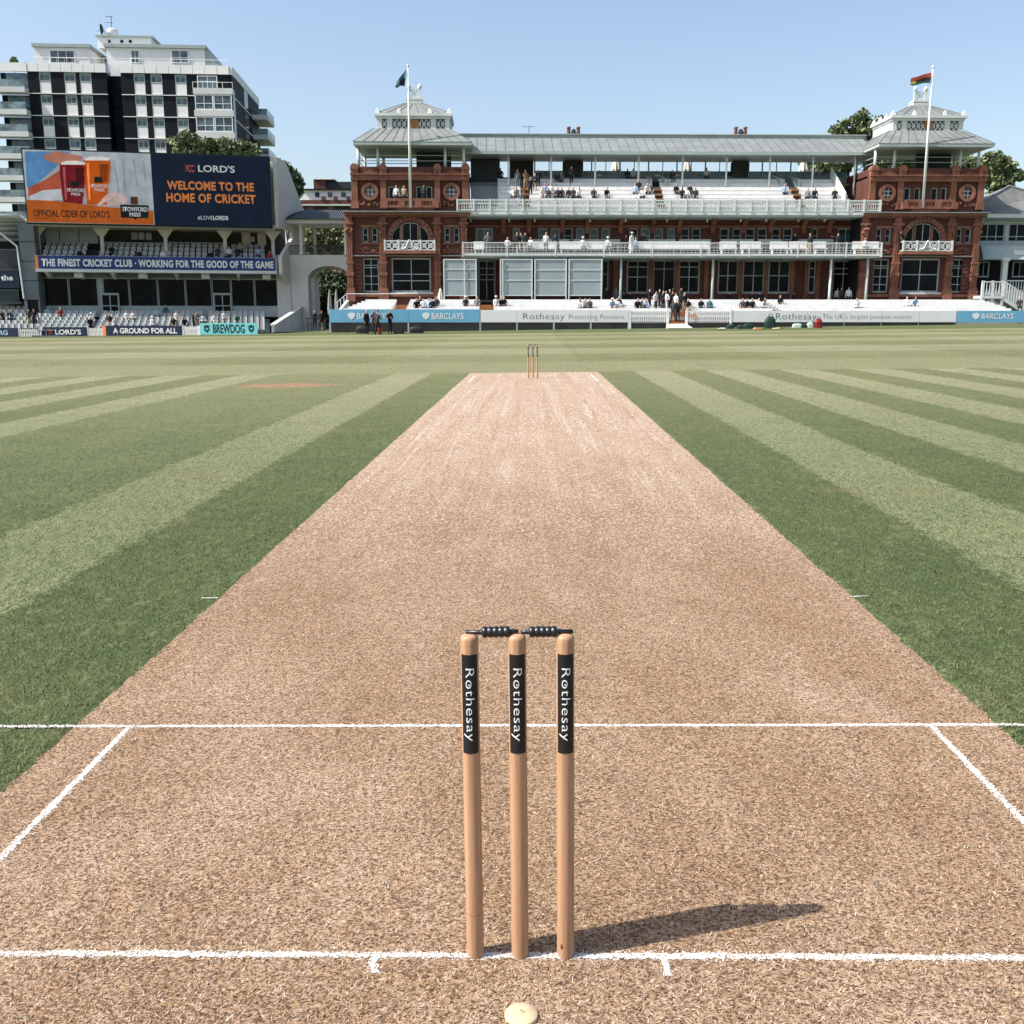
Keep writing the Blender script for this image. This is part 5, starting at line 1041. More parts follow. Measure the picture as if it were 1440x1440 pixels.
a, b, c, d = R_(1372, 1500, 345, 365, -1.6); MB().hexa([(UE0-.3, -1.9, c), (UE1, -1.9, c), (UE1, -.01, c), (UE0-.3, -.01, c)], [(UE0-.3, -1.2, d), (UE1, -1.2, d), (UE1, -.01, d), (UE0-.3, -.01, d)]).build('awning', M_TRIM, rb)
MB().hexa([(FR.u(1424, 360, -1.5), -1.75, FR.z(358, -1.6)), (UE1, -1.75, FR.z(358, -1.6)), (UE1, -1.6, FR.z(358, -1.6)), (FR.u(1424, 360, -1.5), -1.6, FR.z(358, -1.6))], [(FR.u(1423, 352, -1.5), -1.7, FR.z(351, -1.6)), (UE1, -1.7, FR.z(351, -1.6)), (UE1, -1.55, FR.z(351, -1.6)), (FR.u(1423, 352, -1.5), -1.55, FR.z(351, -1.6))]).build('awning_panel', M_WHITE, rb)
for x0, x1 in ((1375, 1391), (1424, 1444)): window(FR, rb, x0, x1, 368, 390, .3, cols=2, fw=.1)
for x in (1411.5, 1460): u_ = FR.u(x, 380, -1.6); mb = MB().box(u_-.22, u_+.22, -1.9, -1.5, gr_, FR.z(364, -1.6)); mb.box(u_-.32, u_+.32, -2, -1.4, FR.z(367, -1.6), FR.z(362, -1.6)); mb.build('post', M_WHITE, rb)
zl_ = FR.z(409, -2, 1420); MB().box(UE0, UE1, -2, .2, gr_-1, zl_).build('verandah_floor', M_CREAM, rb); a, b, c, d = R_(1415, 1500, 394, 409, -2); mb = MB().box(a, b, -2.05, -1.95, d-.1, d); mb.box(a, b, -2.03, -1.97, c, c+.08); balusters(mb, a, b, c+.08, d-.1, -2, .25, .05); mb.build('balustrade', M_WHITE, rb)
# white outside stair
zl_ = FR.z(416, -4, 1390); a, b = FR.u(1374, 405, -4), FR.u(1405, 405, -4); zt2 = FR.z(396, -4, 1390); mb = MB().box(a, b, -5, -2, zl_-.25, zl_); 
for u_ in (a+.1, (a+b)/2, b-.1): mb.box(u_-.1, u_+.1, -4.95, -4.75, gr_-1, zt2+.05)
osr = mb.build('stair_landing', M_WHITE, rb); mb = MB().box(a, b, -4.95, -4.85, zt2-.1, zt2); mb.box(a, b, -4.93, -4.87, zl_+.1, zl_+.18); balusters(mb, a, b, zl_+.18, zt2-.1, -4.9, .28, .05); mb.build('balustrade', M_WHITE, osr)
ue, zf_ = FR.u(1436, 425, -4), FR.z(436, -4, 1436)
for k in range(9): t = k/9; u_ = b+(ue-b)*t; z_ = zl_+(zf_-zl_)*t; MB().box(u_, u_+(ue-b)/9+.08, -4.9, -3, z_-.35, z_-.18).build('stair_tread', M_CREAM, osr)
mb = MB().hexa([(b, -4.98, zl_-.45), (ue, -4.98, zf_-.45), (ue, -4.98, zf_-.1), (b, -4.98, zl_-.1)], [(b, -4.9, zl_-.45), (ue, -4.9, zf_-.45), (ue, -4.9, zf_-.1), (b, -4.9, zl_-.1)]); dz = zt2-zl_
mb.hexa([(b, -4.98, zl_+dz-.1), (ue, -4.98, zf_+dz-.1), (ue, -4.98, zf_+dz), (b, -4.98, zl_+dz)], [(b, -4.88, zl_+dz-.1), (ue, -4.88, zf_+dz-.1), (ue, -4.88, zf_+dz), (b, -4.88, zl_+dz)])
for k in range(10): t = k/9; u_ = b+(ue-b)*t; z_ = zl_+(zf_-zl_)*t; w2 = .09 if k in (0, 9) else .045; mb.box(u_-w2, u_+w2, -4.97, -4.89, z_-.2, z_+dz-.05)
mb.build('balustrade', M_WHITE, osr)

# ================================================================== trees
def leafmat(name, c0, c1):
    m, nt, b = newmat(name); rn = nt.nodes.new('ShaderNodeNewGeometry'); r1 = E(nt, rn.outputs['Random Per Island']); v = coords(nt)
    c = mixc(nt, r1, c0, c1); c = mixc(nt, noise(nt, v, .5, 3).ramp(.4, .7)*.4, c, tuple(x*1.5 for x in c1)); nt.links.new(c, b.inputs['Base Color']); b.inputs['Roughness'].default_value = .6; b.inputs['Specular IOR Level'].default_value = .25
    return m
LEAF = [leafmat('leaf_green', (.075, .110, .050), (.180, .215, .100)), leafmat('leaf_olive', (.12, .14, .065), (.26, .265, .13)), leafmat('leaf_dark', (.036, .060, .036), (.09, .12, .06))]
M_BARK = mat('bark', (.06, .048, .036), .9, .3, 3)
def tree(loc, crowns, lm, n, leaf, lab, group=None, trunk=.3):
    """crowns: (dx,dz,rx,rz) blobs above the base, filled with clumps of small leaves"""
    t = empty('tree', loc, 0, lab, 'tree', group); top = max(c_[1] for c_ in crowns); mb = MB()
    mb.tube((0, 0, -1), (0, 0, top*.55), trunk, 8, trunk*.6)
    for c_ in crowns: mb.tube((0, 0, top*.45), (c_[0]*.8, 0, c_[1]), trunk*.45, 6, trunk*.12)
    mb.build('trunk', M_BARK, t); P = []; tot = sum(c_[2]*c_[3] for c_ in crowns)
    for dx, dz, rx, rz in crowns:
        k = max(14, int(95*rx*rz/tot)); 
        for _ in range(k):
            d_ = rng.normal(size=3); d_ /= np.linalg.norm(d_); s = rng.uniform(.45, 1.0)**.5; cc = np.array([dx, 0, dz])+d_*s*np.array([rx, rx*.8, rz])*.85
            m_ = max(20, int(n*rx*rz/tot/k)); r_ = rng.uniform(.22, .42)*min(rx, rz); q = rng.normal(size=(m_, 3)); q /= np.linalg.norm(q, axis=1)[:, None]; P.append(cc+rng.normal(size=(m_, 3))*.52*np.array([r_*1.15, r_*1.15, r_*.85]))
    P = np.concatenate(P); k = len(P); a1 = rng.normal(size=(k, 3)); a1 /= np.linalg.norm(a1, axis=1)[:, None]; a2 = np.cross(a1, rng.normal(size=(k, 3))); a2 /= np.linalg.norm(a2, axis=1)[:, None]; s = leaf*rng.uniform(.6, 1.4, (k, 1))
    V = np.concatenate([P-a1*s, P+a2*s*.6, P+a1*s, P-a2*s*.6]); i = np.arange(k); o = mesh_np('crown', V, np.stack([i, i+k, i+2*k, i+3*k], 1), LEAF[lm], t); return t
def tree_px(depth, blobs, lm, n, leaf, lab, **k):
    """blobs in pixels (cx,cy,rx,ry) at a given depth"""
    cx = sum(b_[0] for b_ in blobs)/len(blobs); p = CAM+ray(cx, 440)*depth; base = gz(p.x, p.y)-.3; s = depth/FPX; cr = []
    for x, y, rx, ry in blobs:
        q = CAM+ray(x, y)*depth; cr.append(((q.x-p.x), q.z-base, rx*s, ry*s))
    return tree((p.x, p.y, base), cr, lm, n, leaf, lab, **k)
tree_px(118, [(278, 214, 20, 18), (305, 219, 18, 15), (330, 217, 20, 13), (355, 220, 19, 13)], 0, 17100, .23, 'bushy green tree showing above the giant screen', trunk=.35)
tree_px(116, [(398, 250, 14, 20), (408, 243, 12, 14), (415, 268, 16, 24), (424, 262, 7, 9)], 2, 13300, .23, 'dark tree behind the stand gable')
tree_px(112, [(455, 332, 30, 26), (478, 336, 20, 24), (440, 350, 16, 20)], 1, 15200, .19, 'sunny tree seen between the bridge columns')
tree_px(108, [(460, 405, 34, 28), (445, 430, 26, 26), (480, 420, 24, 30)], 2, 17100, .19, 'dark shady tree seen through the bridge arch')
tree_px(122, [(1174, 190, 20, 14), (1196, 184, 22, 18), (1215, 200, 24, 22), (1168, 225, 40, 24), (1240, 228, 40, 22), (1140, 238, 24, 18)], 0, 30400, .24, 'broad green tree rising behind the pavilion canopy', trunk=.5)
tree_px(112, [(1391, 232, 12, 16), (1388, 250, 14, 18), (1404, 248, 14, 14), (1417, 252, 8, 8), (1392, 262, 18, 14), (1376, 240, 14, 20)], 0, 17100, .21, 'green tree beside the pavilion and grey tiled roof')
tree_px(126, [(1330, 245, 40, 18), (1290, 240, 30, 16)], 0, 15200, .24, 'green tree seen through the open tower with the striped flag')
tree_px(112, [(10, 320, 22, 14)], 1, 4750, .23, 'small green tree below the apartment balconies')
def pot(depth, x, y, r, lab): tree_px(depth, [(x, y, r, r)], 0, 500, .16, lab)
p = CAM+ray(20, 85)*145
tree((p.x, p.y, FT.z(92, 2, 20)), [(0, 1.0, .55, .8), (1.6, .6, .3, .4)], 0, 900, .12, 'small rooftop shrub on the apartment block', trunk=.05)
# ================================================================== boundary boards and fences
M_SKYB = mat('sky_blue_board', (.135, .36, .53), .5, .04, .6); M_WBRD = mat('white_board', (.66, .67, .67), .5, .03, .6); M_GTXT = mat('grey_green_lettering', (.075, .115, .115), .5, .05, 2); M_TURQ = mat('turquoise_board', (.16, .52, .53), .5, .04, .6); M_INK = mat('dark_ink', (.012, .03, .045), .5, .1, 2)
VB = -9.2
def shield(fr, x0, x1, y0, y1, v, mt, parent):
    a, b, c, d = fr.rect(x0, x1, y0, y1, v); w_ = b-a; h = d-c; P = lambda s, t: (a+w_*s, c+h*t)
    mb = MB().prism([P(*q) for q in ((.5, 0), (.82, .22), (1, .5), (.98, .86), (.78, .80), (.72, .92), (.60, .84), (.5, 1), (.40, .84), (.28, .92), (.22, .80), (.02, .86), (0, .5), (.18, .22))], v-.012, v); return mb.build('eagle_mark', mt, parent)
def board_run(fr, xs_, y0, y1, v, mt, name, lab, post=True, yb=None):
    o = fr.empty(name, lab, 'board')
    for p, q in zip(xs_, xs_[1:]):
        a, b, c, d = fr.rect(p, q, y0, y1, v); pn = MB().box(a+.012, b-.012, v, v+.07, c, d).build('panel', mt, o)
        for e_ in ((a, b) if q == xs_[-1] else (a,)):
            mb = MB().box(e_-.03, e_+.03, v+.07, v+.14, c-.75, d)
            if post: mb.box(e_-.06, e_+.06, v+.0, v+.068, c-.75, c-.02)
            mb.build('post', M_TRIM, pn)
    return o
o = board_run(FP, (463.5, 574, 675), 435, 453.4, VB, M_SKYB, 'advertising_board', 'sky blue boundary board repeated name with white eagle, beside the terrace end')
for x in (489, 594): shield(FP, x, x+10.2, 438.5, 449.5, VB-.004, M_WBRD, o); text_fit('BARCLAYS', FP.rect(x+13, x+58, 440, 449, VB), VB-.012, M_WBRD, o, .012, 1.0)
o = board_run(FP, (675.5, 727, 779, 831, 884), 436, 453.2, VB, M_WBRD, 'advertising_board', 'white boundary board reading Protecting Pensions before the pavilion terrace')
text_fit('Rothesay', FP.rect(735.5, 793.5, 440.5, 451.5, VB), VB-.012, M_GTXT, o, -.014, 1.05); text_fit('Protecting Pensions', FP.rect(800, 877.5, 442, 451, VB), VB-.012, M_GTXT, o, -.018, 1.05)
o = board_run(FP, (1029, 1082, 1135, 1188, 1240.5, 1293, 1345), 437, 453, VB, M_WBRD, 'advertising_board', 'white boundary board reading largest pension insurer before the pavilion terrace', False)
text_fit('Rothesay', FP.rect(1091, 1148, 440.5, 452, VB), VB-.012, M_GTXT, o, -.014, 1.05); text_fit("The UK's largest pension insurer", FP.rect(1156.5, 1283, 441.5, 450.5, VB), VB-.012, M_GTXT, o, -.018, 1.05)
o = board_run(FP, (1345.5, 1445, 1500), 437, 453, VB, M_SKYB, 'advertising_board', 'sky blue boundary board with white eagle below the white stairs', False)
shield(FP, 1367.5, 1377.5, 439.5, 449.5, VB-.004, M_WBRD, o); text_fit('BARCLAYS', FP.rect(1379.5, 1425.5, 440.5, 448.5, VB), VB-.012, M_WBRD, o, .012, 1.0, shear=.15)
mb = MB().box(FP.u(466, 456, VB+.5), FP.u(1345, 456, VB+.5), VB+.5, VB+.7, -.9, FP.z(452, VB+.5)); o = mb.build('kerb_wall', mat('dark_kerb', (.035, .036, .036), .9, .25, .7), None); o.matrix_world = Matrix.Translation(FP.o) @ Matrix.Rotation(FP.a, 4, 'Z'); tag(o, 'low dark wall under the pavilion boundary boards', 'wall')
def fence(fr, x0, x1, y0, y1, v, lab, n):
    o = fr.empty('picket_fence', lab, 'fence'); a, b, c, d = fr.rect(x0, x1, y0, y1, v); mb = MB().box(a, b, v+.03, v+.09, d-.22, d-.12); mb.box(a, b, v+.03, v+.09, c+.12, c+.22); mb.build('rail', M_BENCH, o)
    pk = MB().box(-.034, .034, 0, .028, 0, d-c-.05); pk.prism([(-.034, d-c-.05), (.034, d-c-.05), (0, d-c)], 0, .028); me = pk.mesh('picket'); me.materials.append(M_BENCH)
    for k in range(n): inst('picket', me, o, (a+(b-a)*(k+.5)/n, v, c))
    for u_ in (a, b): MB().box(u_-.09, u_+.09, v-.03, v+.16, c-.8, d+.06).build('gate_post', M_BENCH, o)
    return o
fence(FP, 886, 939, 436.5, 454, VB, 'white picket fence between the Protecting Pensions board and the gate', 18); fence(FP, 966, 1028, 436.5, 454, VB, 'white picket fence on the roundel side of the pavilion gate', 20)
u_, z_ = FP.uz(976, 444.5, VB); o = MB().tube((u_, VB-.05, z_), (u_, VB-.03, z_), .20, 18).build('gate_roundel', mat('faded_badge', (.55, .27, .19), .6, .3, 6), None); o.matrix_world = Matrix.Translation(FP.o) @ Matrix.Rotation(FP.a, 4, 'Z'); tag(o, 'small round red club badge on the white gate fence', 'badge')
o = FP.empty('gate_steps', 'brown steps with white mat at the open pavilion gate', 'steps')
ga, gb = FP.u(941, 452, VB), FP.u(965, 452, VB)
for k in range(3): MB().box(ga, gb, VB+.1+.35*k, VB+1.2, .3, FP.z(455, VB)+.0+.14*k).build('step', M_BRONZE, o)
zm = gz(14, 80.3)+.02; MB().hexa([(ga-.2, VB-1.1, zm), (gb+.3, VB-1.1, zm), (gb, VB+.05, zm), (ga, VB+.05, zm)], [(ga-.2, VB-1.1, zm+.05), (gb+.3, VB-1.1, zm+.05), (gb, VB+.05, FP.z(455, VB)-.02), (ga, VB+.05, FP.z(455, VB)-.02)]).build('white_ramp', M_BENCH, o)
o_ = CAM+ray(200, 471)*87.3; FD = Frame(o_.x, o_.y, -4.5)
for x0, x1, y0, y1, mt, lab in ((-25, 25.5, 461, 474, M_NAVY, 'navy boundary board ending in RG beside the stair tower'), (58, 122.5, 460, 473.2, M_NAVY, 'navy boundary board with small orange club mark'), (149, 256, 458, 471.8, M_NAVY, 'navy boundary board with ground for all motto'), (281, 362, 454.5, 470.5, M_TURQ, 'turquoise boundary board with two dark shields')):
    a, b, c, d = FD.rect(x0, x1, y0, y1, 0); o = FD.empty('advertising_board', lab, 'board'); MB().box(a, b, 0, .09, c, d).build('panel', mt, o); mb = MB()
    for k in range(4): u_ = a+.2+(b-a-.4)*k/3; mb.box(u_-.03, u_+.03, .1, .4, c-.1, d-.15)
    mb.build('prop', M_DGREY, o); T_ = lambda s, x_0, x_1, m2, of=.03, ya=None, yb=None: text_fit(s, FD.rect(x_0, x_1, ya or y0+3.2, yb or y1-2.8, 0), -.014, m2, o, of)
    if x0 < 0: T_('RG', -2, 11, mat('pale_blue_lettering', (.30, .50, .56), .5, .05, 2))
    elif x0 == 58: T_("LORD'S", 77.5, 114, M_WTXT, .02); T_('MC', 67.5, 73.5, M_ORTXT, .0, 463.3, 466.3); T_('CC', 67.5, 73.5, M_ORTXT, .0, 467, 470)
    elif x0 == 149: T_('A GROUND FOR ALL', 159, 249, M_WTXT); MB().box(a-.3, a-.01, 0, .09, c, d).build('end_stripe', M_ORTXT, o)
    else:
        T_('BREWDOG', 299.5, 344, M_INK, .02, 456, 468.5)
        for xs2 in (287, 349.5):
            p, q, r, s = FD.rect(xs2, xs2+7.5, 457, 468, 0); mb = MB().prism([(p, s-.05), ((p+q)/2, s), (q, s-.05), (q, r+(s-r)*.35), ((p+q)/2, r), (p, r+(s-r)*.35)], -.014, 0); sh = mb.build('shield', M_INK, o)
            MB().prism([(p+.08, s-.2), (p+.2, s-.28), (q-.16, s-.3), (q-.06, s-.16), (q-.1, r+.32), ((p+q)/2, r+.22), (p+.16, r+.34)], -.024, -.015).build('dog_mark', M_TURQ, sh)
for x0, x1, y0, y1, lab in ((26, 57, 462, 473.5, 'low white fence between the RG board and the small club mark board'), (123, 147, 461, 472.5, 'low white fence between the club mark board and the motto board'), (257, 280, 459, 471.5, 'low white fence between the motto board and the turquoise board')): fence(FD, x0, x1, y0, y1, .05, lab, 13)

# ================================================================== people
SEG = {}
def person_mesh(name, J):
    """J: joint -> (x,y,z,radius); skin modifier over the skeleton, faces sorted into skin, hair, top, trousers, shoes"""
    bones = [('pelvis', 'belly', 2), ('belly', 'chest', 2), ('chest', 'neck', 2), ('neck', 'jaw', 0), ('jaw', 'head', 0), ('head', 'crown', 1)]
    for s in 'lr': bones += [('chest', 'sh'+s, 2), ('sh'+s, 'el'+s, 2), ('el'+s, 'wr'+s, 2), ('wr'+s, 'ha'+s, 0), ('pelvis', 'hip'+s, 3), ('hip'+s, 'kn'+s, 3), ('kn'+s, 'an'+s, 3), ('an'+s, 'to'+s, 4)]
    ks = list(J); me = bpy.data.meshes.new(name); me.from_pydata([J[k][:3] for k in ks], [(ks.index(a), ks.index(b)) for a, b, _ in bones], []); o = bpy.data.objects.new(name, me); COL.objects.link(o)
    md = o.modifiers.new('skin', 'SKIN'); md.use_smooth_shade = True
    for k, sv in zip(ks, me.skin_vertices[0].data): r = J[k][3]; sv.radius = r if isinstance(r, tuple) else (r, r); sv.use_root = (k == 'pelvis')
    sd = o.modifiers.new('sub', 'SUBSURF'); sd.levels = 1
    bpy.context.view_layer.update(); out = bpy.data.meshes.new_from_object(o.evaluated_get(bpy.context.evaluated_depsgraph_get())); bpy.data.objects.remove(o)
    A = np.array([J[a][:3] for a, b, c in bones]); B = np.array([J[b][:3] for a, b, c in bones]); K = [c for _, _, c in bones]; d = B-A; L2 = (d*d).sum(1)
    idx = []
    hd = np.array(J['head'][:3])
    for p in out.polygons:
        c = np.array(p.center[:]); t = np.clip(((c-A)*d).sum(1)/L2, 0, 1); q = A+d*t[:, None]; k = K[int(np.argmin(((c-q)**2).sum(1)))]
        if k == 0 and c[2] > hd[2]-.02 and c[1] > hd[1]+.03: k = 1
        if k == 1 and c[1] < hd[1]-.055 and c[2] < hd[2]+.06: k = 0
        idx.append(k)
    out.materials.clear()
    for _ in range(5): out.materials.append(None)
    out.polygons.foreach_set('material_index', idx); out.polygons.foreach_set('use_smooth', [True]*len(idx))
    return out
def skel(arms, legs, lean=0, z0=0, hd=(0, 0)):
    """z0 = height of the hips; arms/legs give joint positions for left and right"""
    s = lambda y, z: (y-lean*(z), z0+z)
    J = {'pelvis': (0, 0, z0, (.15, .115)), 'belly': (0, s(0, .2)[0], z0+.2, (.145, .115)), 'chest': (0, s(.01, .42)[0], z0+.42, (.17, .125)), 'neck': (0, s(.01, .58)[0], z0+.58, .055), 'jaw': (hd[0]*.5, s(-.02, .65)[0], z0+.65, .07), 'head': (hd[0], s(-.01, .74)[0], z0+.74, (.082, .098)), 'crown': (hd[0], s(.0, .83)[0], z0+.83, .06)}
    for i, k in ((-1, 'l'), (1, 'r')):
        J['sh'+k] = (.19*i, s(.01, .48)[0], z0+.48, .07)
        e, w_, h = arms[k]; J['el'+k] = (e[0]*i, e[1]-lean*e[2], z0+e[2], .047); J['wr'+k] = (w_[0]*i, w_[1]-lean*w_[2], z0+w_[2], .035); J['ha'+k] = (h[0]*i, h[1]-lean*h[2], z0+h[2], .038)
        kn, an, to = legs[k]; J['hip'+k] = (.095*i, 0, z0-.05, .095); J['kn'+k] = (kn[0]*i, kn[1], z0+kn[2], .063); J['an'+k] = (an[0]*i, an[1], z0+an[2], .045); J['to'+k] = (to[0]*i, to[1], z0+to[2], .04)
    return J
dn = ((.25, .03, .20), (.25, -.03, -.03), (.245, -.05, -.13)); cr_ = ((.25, -.02, .20), (.06, -.21, .22), (-.06, -.22, .24)); hip_ = ((.34, .06, .22), (.17, -.06, .08), (.13, -.10, .06)); fw_ = ((.24, -.10, .22), (.13, -.30, .18), (.08, -.36, .20)); pt_ = ((.44, -.10, .46), (.70, -.16, .52), (.80, -.18, .54)); lap = ((.25, -.06, .22), (.14, -.28, .12), (.08, -.36, .12)); knee = ((.24, -.16, .20), (.17, -.38, .10), (.14, -.45, .08))
sl2 = ((.11, -.01, -.48), (.12, .02, -.88), (.14, -.13, -.92)); wf = ((.10, -.16, -.46), (.10, -.14, -.88), (.11, -.29, -.92)); wb = ((.10, .04, -.47), (.10, .22, -.85), (.10, .10, -.92)); st_ = ((.13, -.42, .02), (.13, -.40, -.38), (.14, -.54, -.42)); st2 = ((.16, -.42, .03), (.20, -.30, -.37), (.21, -.44, -.41))
B2 = lambda a, b=None: {'l': a, 'r': b or a}
POSE = {'stand': person_mesh('person', skel(B2(dn), B2(sl2), 0, .95)), 'folded': person_mesh('person', skel(B2(cr_), B2(sl2), 0, .95, (.02, 0))), 'hands': person_mesh('person', skel(B2(hip_, dn), B2(sl2), .02, .95)), 'walk': person_mesh('person', skel(B2(fw_, dn), B2(wf, wb), .06, .95)), 'talk': person_mesh('person', skel(B2(fw_, hip_), B2(sl2), .03, .95, (-.03, 0))), 'point': person_mesh('person', skel({'l': pt_, 'r': dn}, B2(sl2), .02, .95)),
        'sit': person_mesh('person', skel(B2(lap), B2(st_), -.08, .10)), 'lean': person_mesh('person', skel(B2(knee), B2(st_, st2), .38, .10)), 'lounge': person_mesh('person', skel(B2(lap, dn), B2(st2, st_), -.28, .10, (.03, 0)))}
CL = {'black': (.012, .012, .014), 'navy': (.016, .021, .042), 'charcoal': (.035, .037, .04), 'grey': (.16, .17, .18), 'white': (.62, .62, .60), 'light blue': (.30, .40, .52), 'beige': (.36, .28, .19), 'tan': (.20, .13, .075), 'red': (.26, .035, .03), 'green': (.03, .14, .09), 'teal': (.04, .12, .15), 'orange': (.62, .11, .03)}
CM = {k: mat('cloth_'+k.replace(' ', '_'), c_, .85, .15, 9) for k, c_ in CL.items()}
SK = [mat('skin_fair', (.46, .27, .19), .6, .08, 12), mat('skin_brown', (.20, .10, .06), .6, .08, 12), mat('skin_tan', (.36, .20, .13), .6, .08, 12)]; HR = {'grey': mat('hair_grey', (.34, .34, .33), .8, .2, 20), 'brown': mat('hair_brown', (.05, .03, .018), .8, .3, 20), 'dark': mat('hair_dark', (.012, .010, .009), .7, .3, 20)}
HAT = MB().lathe([(.17, -.02), (.175, -.012), (.105, .0), (.098, .07), (.07, .10), (.01, .105)], 14).mesh('sun_hat'); HAT.materials.append(CM['white'])
PTXT = {'stand': 'standing', 'folded': 'standing with folded arms', 'hands': 'standing hand on hip', 'walk': 'walking', 'talk': 'standing talking', 'point': 'standing with one arm stretched out', 'sit': 'sitting', 'lean': 'sitting leaning forward', 'lounge': 'sitting back'}
cnt = [0]
def person(loc, pose, top, bottom, place, rz=0, hair=None, hat=False, sc=1.0, shoes='black'):
    cnt[0] += 1; h = hair or random.choice(('grey', 'brown', 'dark', 'grey')); o = inst('person', POSE[pose], None, loc, rz+random.uniform(-.25, .25), (sc,)*3)
    for i, m_ in enumerate((SK[cnt[0] % 3 if cnt[0] % 5 == 0 else 0], HR[h], CM[top], CM[bottom], CM[shoes])): o.material_slots[i].link = 'OBJECT'; o.material_slots[i].material = m_
    lab = 'person in %s and %s, %s %s%s' % (top, bottom, PTXT[pose], place, ' wearing white hat' if hat else '')
    lab = lab.replace('standing with one arm stretched out', 'standing arm outstretched').replace('in the lower seats of the stand', 'in the stand\'s lower seats')
    if len(lab.split()) > 16: lab = lab.replace(' and %s,' % bottom, ',')
    if not hat and len(lab.split()) < 15: lab = h+' haired '+lab
    tag(o, lab, 'person', 'people: '+lab)
    if hat: z_ = {'sit': .90, 'lean': .86, 'lounge': .86}.get(pose, 1.75); y_ = {'sit': .07, 'lean': -.29, 'lounge': .22}.get(pose, -.01); inst('sun_hat', HAT, o, (0, y_, z_))
    return o
def pf(px, Y, *a, **k):               # on the field at world depth Y
    r = ray(px, 465); t = (Y-CAM.y)/r.y; p = CAM+r*t; return person((p.x, Y, gz(p.x, Y)), *a, **k)
for px_, Y, po, t, b_, rz in ((516, 78.2, 'stand', 'black', 'black', 1.2), (526.5, 78.6, 'talk', 'navy', 'charcoal', -.6), (531, 77.2, 'walk', 'charcoal', 'black', 2.6), (548.5, 78.4, 'folded', 'black', 'black', .4)): pf(px_, Y, po, t, b_, 'on the grass by the sky blue board', rz=rz, sc=1.05, hair='dark' if px_ > 530 else None)
FPa = FP.a
def onv(fr, px, py, v, z, *a, **k): u_ = fr.u(px, py, v); return person(fr.world(u_, v, z), *a, rz=fr.a+k.pop('rz', 0), **k)
# lower balcony
for px_, v_, po, t, b_, hat, rz in ((686, -1.7, 'hands', 'grey', 'grey', 0, .4), (727, -1.6, 'stand', 'black', 'black', 0, 0), (733.5, -1.5, 'talk', 'navy', 'black', 0, -.8), (738.5, -1.7, 'stand', 'charcoal', 'beige', 0, .6), (768, -1.7, 'stand', 'white', 'black', 0, .2), (780.5, -.2, 'folded', 'navy', 'navy', 0, .3), (880, .4, 'stand', 'charcoal', 'charcoal', 0, 1.2), (888.5, -1.6, 'stand', 'white', 'white', 1, .8), (1139, -1.6, 'stand', 'black', 'beige', 0, -.9), (1178, -1.6, 'point', 'charcoal', 'beige', 0, .5)):
    onv(FP, px_, 342, v_, zl, po, t, b_, 'behind the lower balcony rail', hat=bool(hat), rz=rz)
for px_, t, hat in ((714, 'white', 0), (746, 'white', 0), (820, 'white', 1), (855, 'white', 1), (894, 'light blue', 0), (1217, 'white', 0)): onv(FP, px_, 342, -1.15, FP.z(350.5, -.9)+.06, 'sit', t, 'charcoal', 'on a balcony bench', hat=bool(hat))
for px_, t in ((905, 'charcoal'), (1118, 'black')): onv(FP, px_, 338, 1.3, FP.z(343, 1.6), 'sit', t, 'black', 'on a shaded bench at the balcony wall')
# tower balcony
for px_ in (557.5, 568.5): onv(FP, px_, 281, -.2, FP.z(291, -.4), 'stand', 'white' if px_ < 560 else 'beige', 'charcoal', 'behind the terracotta tower balustrade')
onv(FP, 596, 281, -.1, FP.z(291, -.4), 'folded', 'charcoal', 'charcoal', 'behind the terracotta tower balustrade'); onv(FP, 1266, 340, -.5, FP.z(353, -1), 'talk', 'black', 'black', 'on the small white tower balcony')
# upper deck: (pixel, row, pose, top, bottom)
UD = 'on the white upper deck'
for px_, k, po, t, b_ in ((727.5, 4, 'stand', 'grey', 'grey'), (739, 4, 'talk', 'tan', 'beige'), (746, 2, 'stand', 'black', 'black'), (757, 4, 'hands', 'black', 'black'), (752, 3, 'folded', 'navy', 'beige'), (803, 5, 'walk', 'charcoal', 'black')): onv(FP, px_, 270, UPT[k][0]-.05, UPT[k][1]-.40, po, t, b_, UD)
for px_, k, po, t in ((722, 1, 'sit', 'white'), (727, 1, 'lean', 'grey'), (736, 0, 'sit', 'charcoal'), (762, 1, 'lean', 'white'), (766, 2, 'sit', 'light blue'), (771, 1, 'sit', 'charcoal'), (775, 2, 'lounge', 'white'), (782, 5, 'lean', 'charcoal'), (789, 5, 'sit', 'grey'), (784, 1, 'sit', 'black'), (790, 1, 'sit', 'navy'), (800, 1, 'lounge', 'black'), (806, 1, 'sit', 'charcoal'), (815, 1, 'lean', 'white'), (835, 1, 'sit', 'charcoal'), (852, 1, 'lean', 'black'), (893, 2, 'sit', 'light blue'), (898, 3, 'sit', 'black'), (905, 1, 'lean', 'white'), (910, 2, 'lean', 'white'), (914, 2, 'sit', 'charcoal'), (951, 2, 'sit', 'black'), (959, 1, 'lean', 'charcoal'), (966, 1, 'sit', 'white'), (970, 2, 'lounge', 'black'), (979, 1, 'lean', 'charcoal'), (1103, 2, 'sit', 'light blue'), (1136, 1, 'sit', 'grey'), (1145, 1, 'lean', 'charcoal'), (1174, 1, 'sit', 'black')):
    onv(FP, px_, 272, UPT[k][0]+.30, UPT[k][1], po, t, random.choice(('charcoal', 'beige', 'navy', 'grey')), UD, rz=random.uniform(-.4, .4))
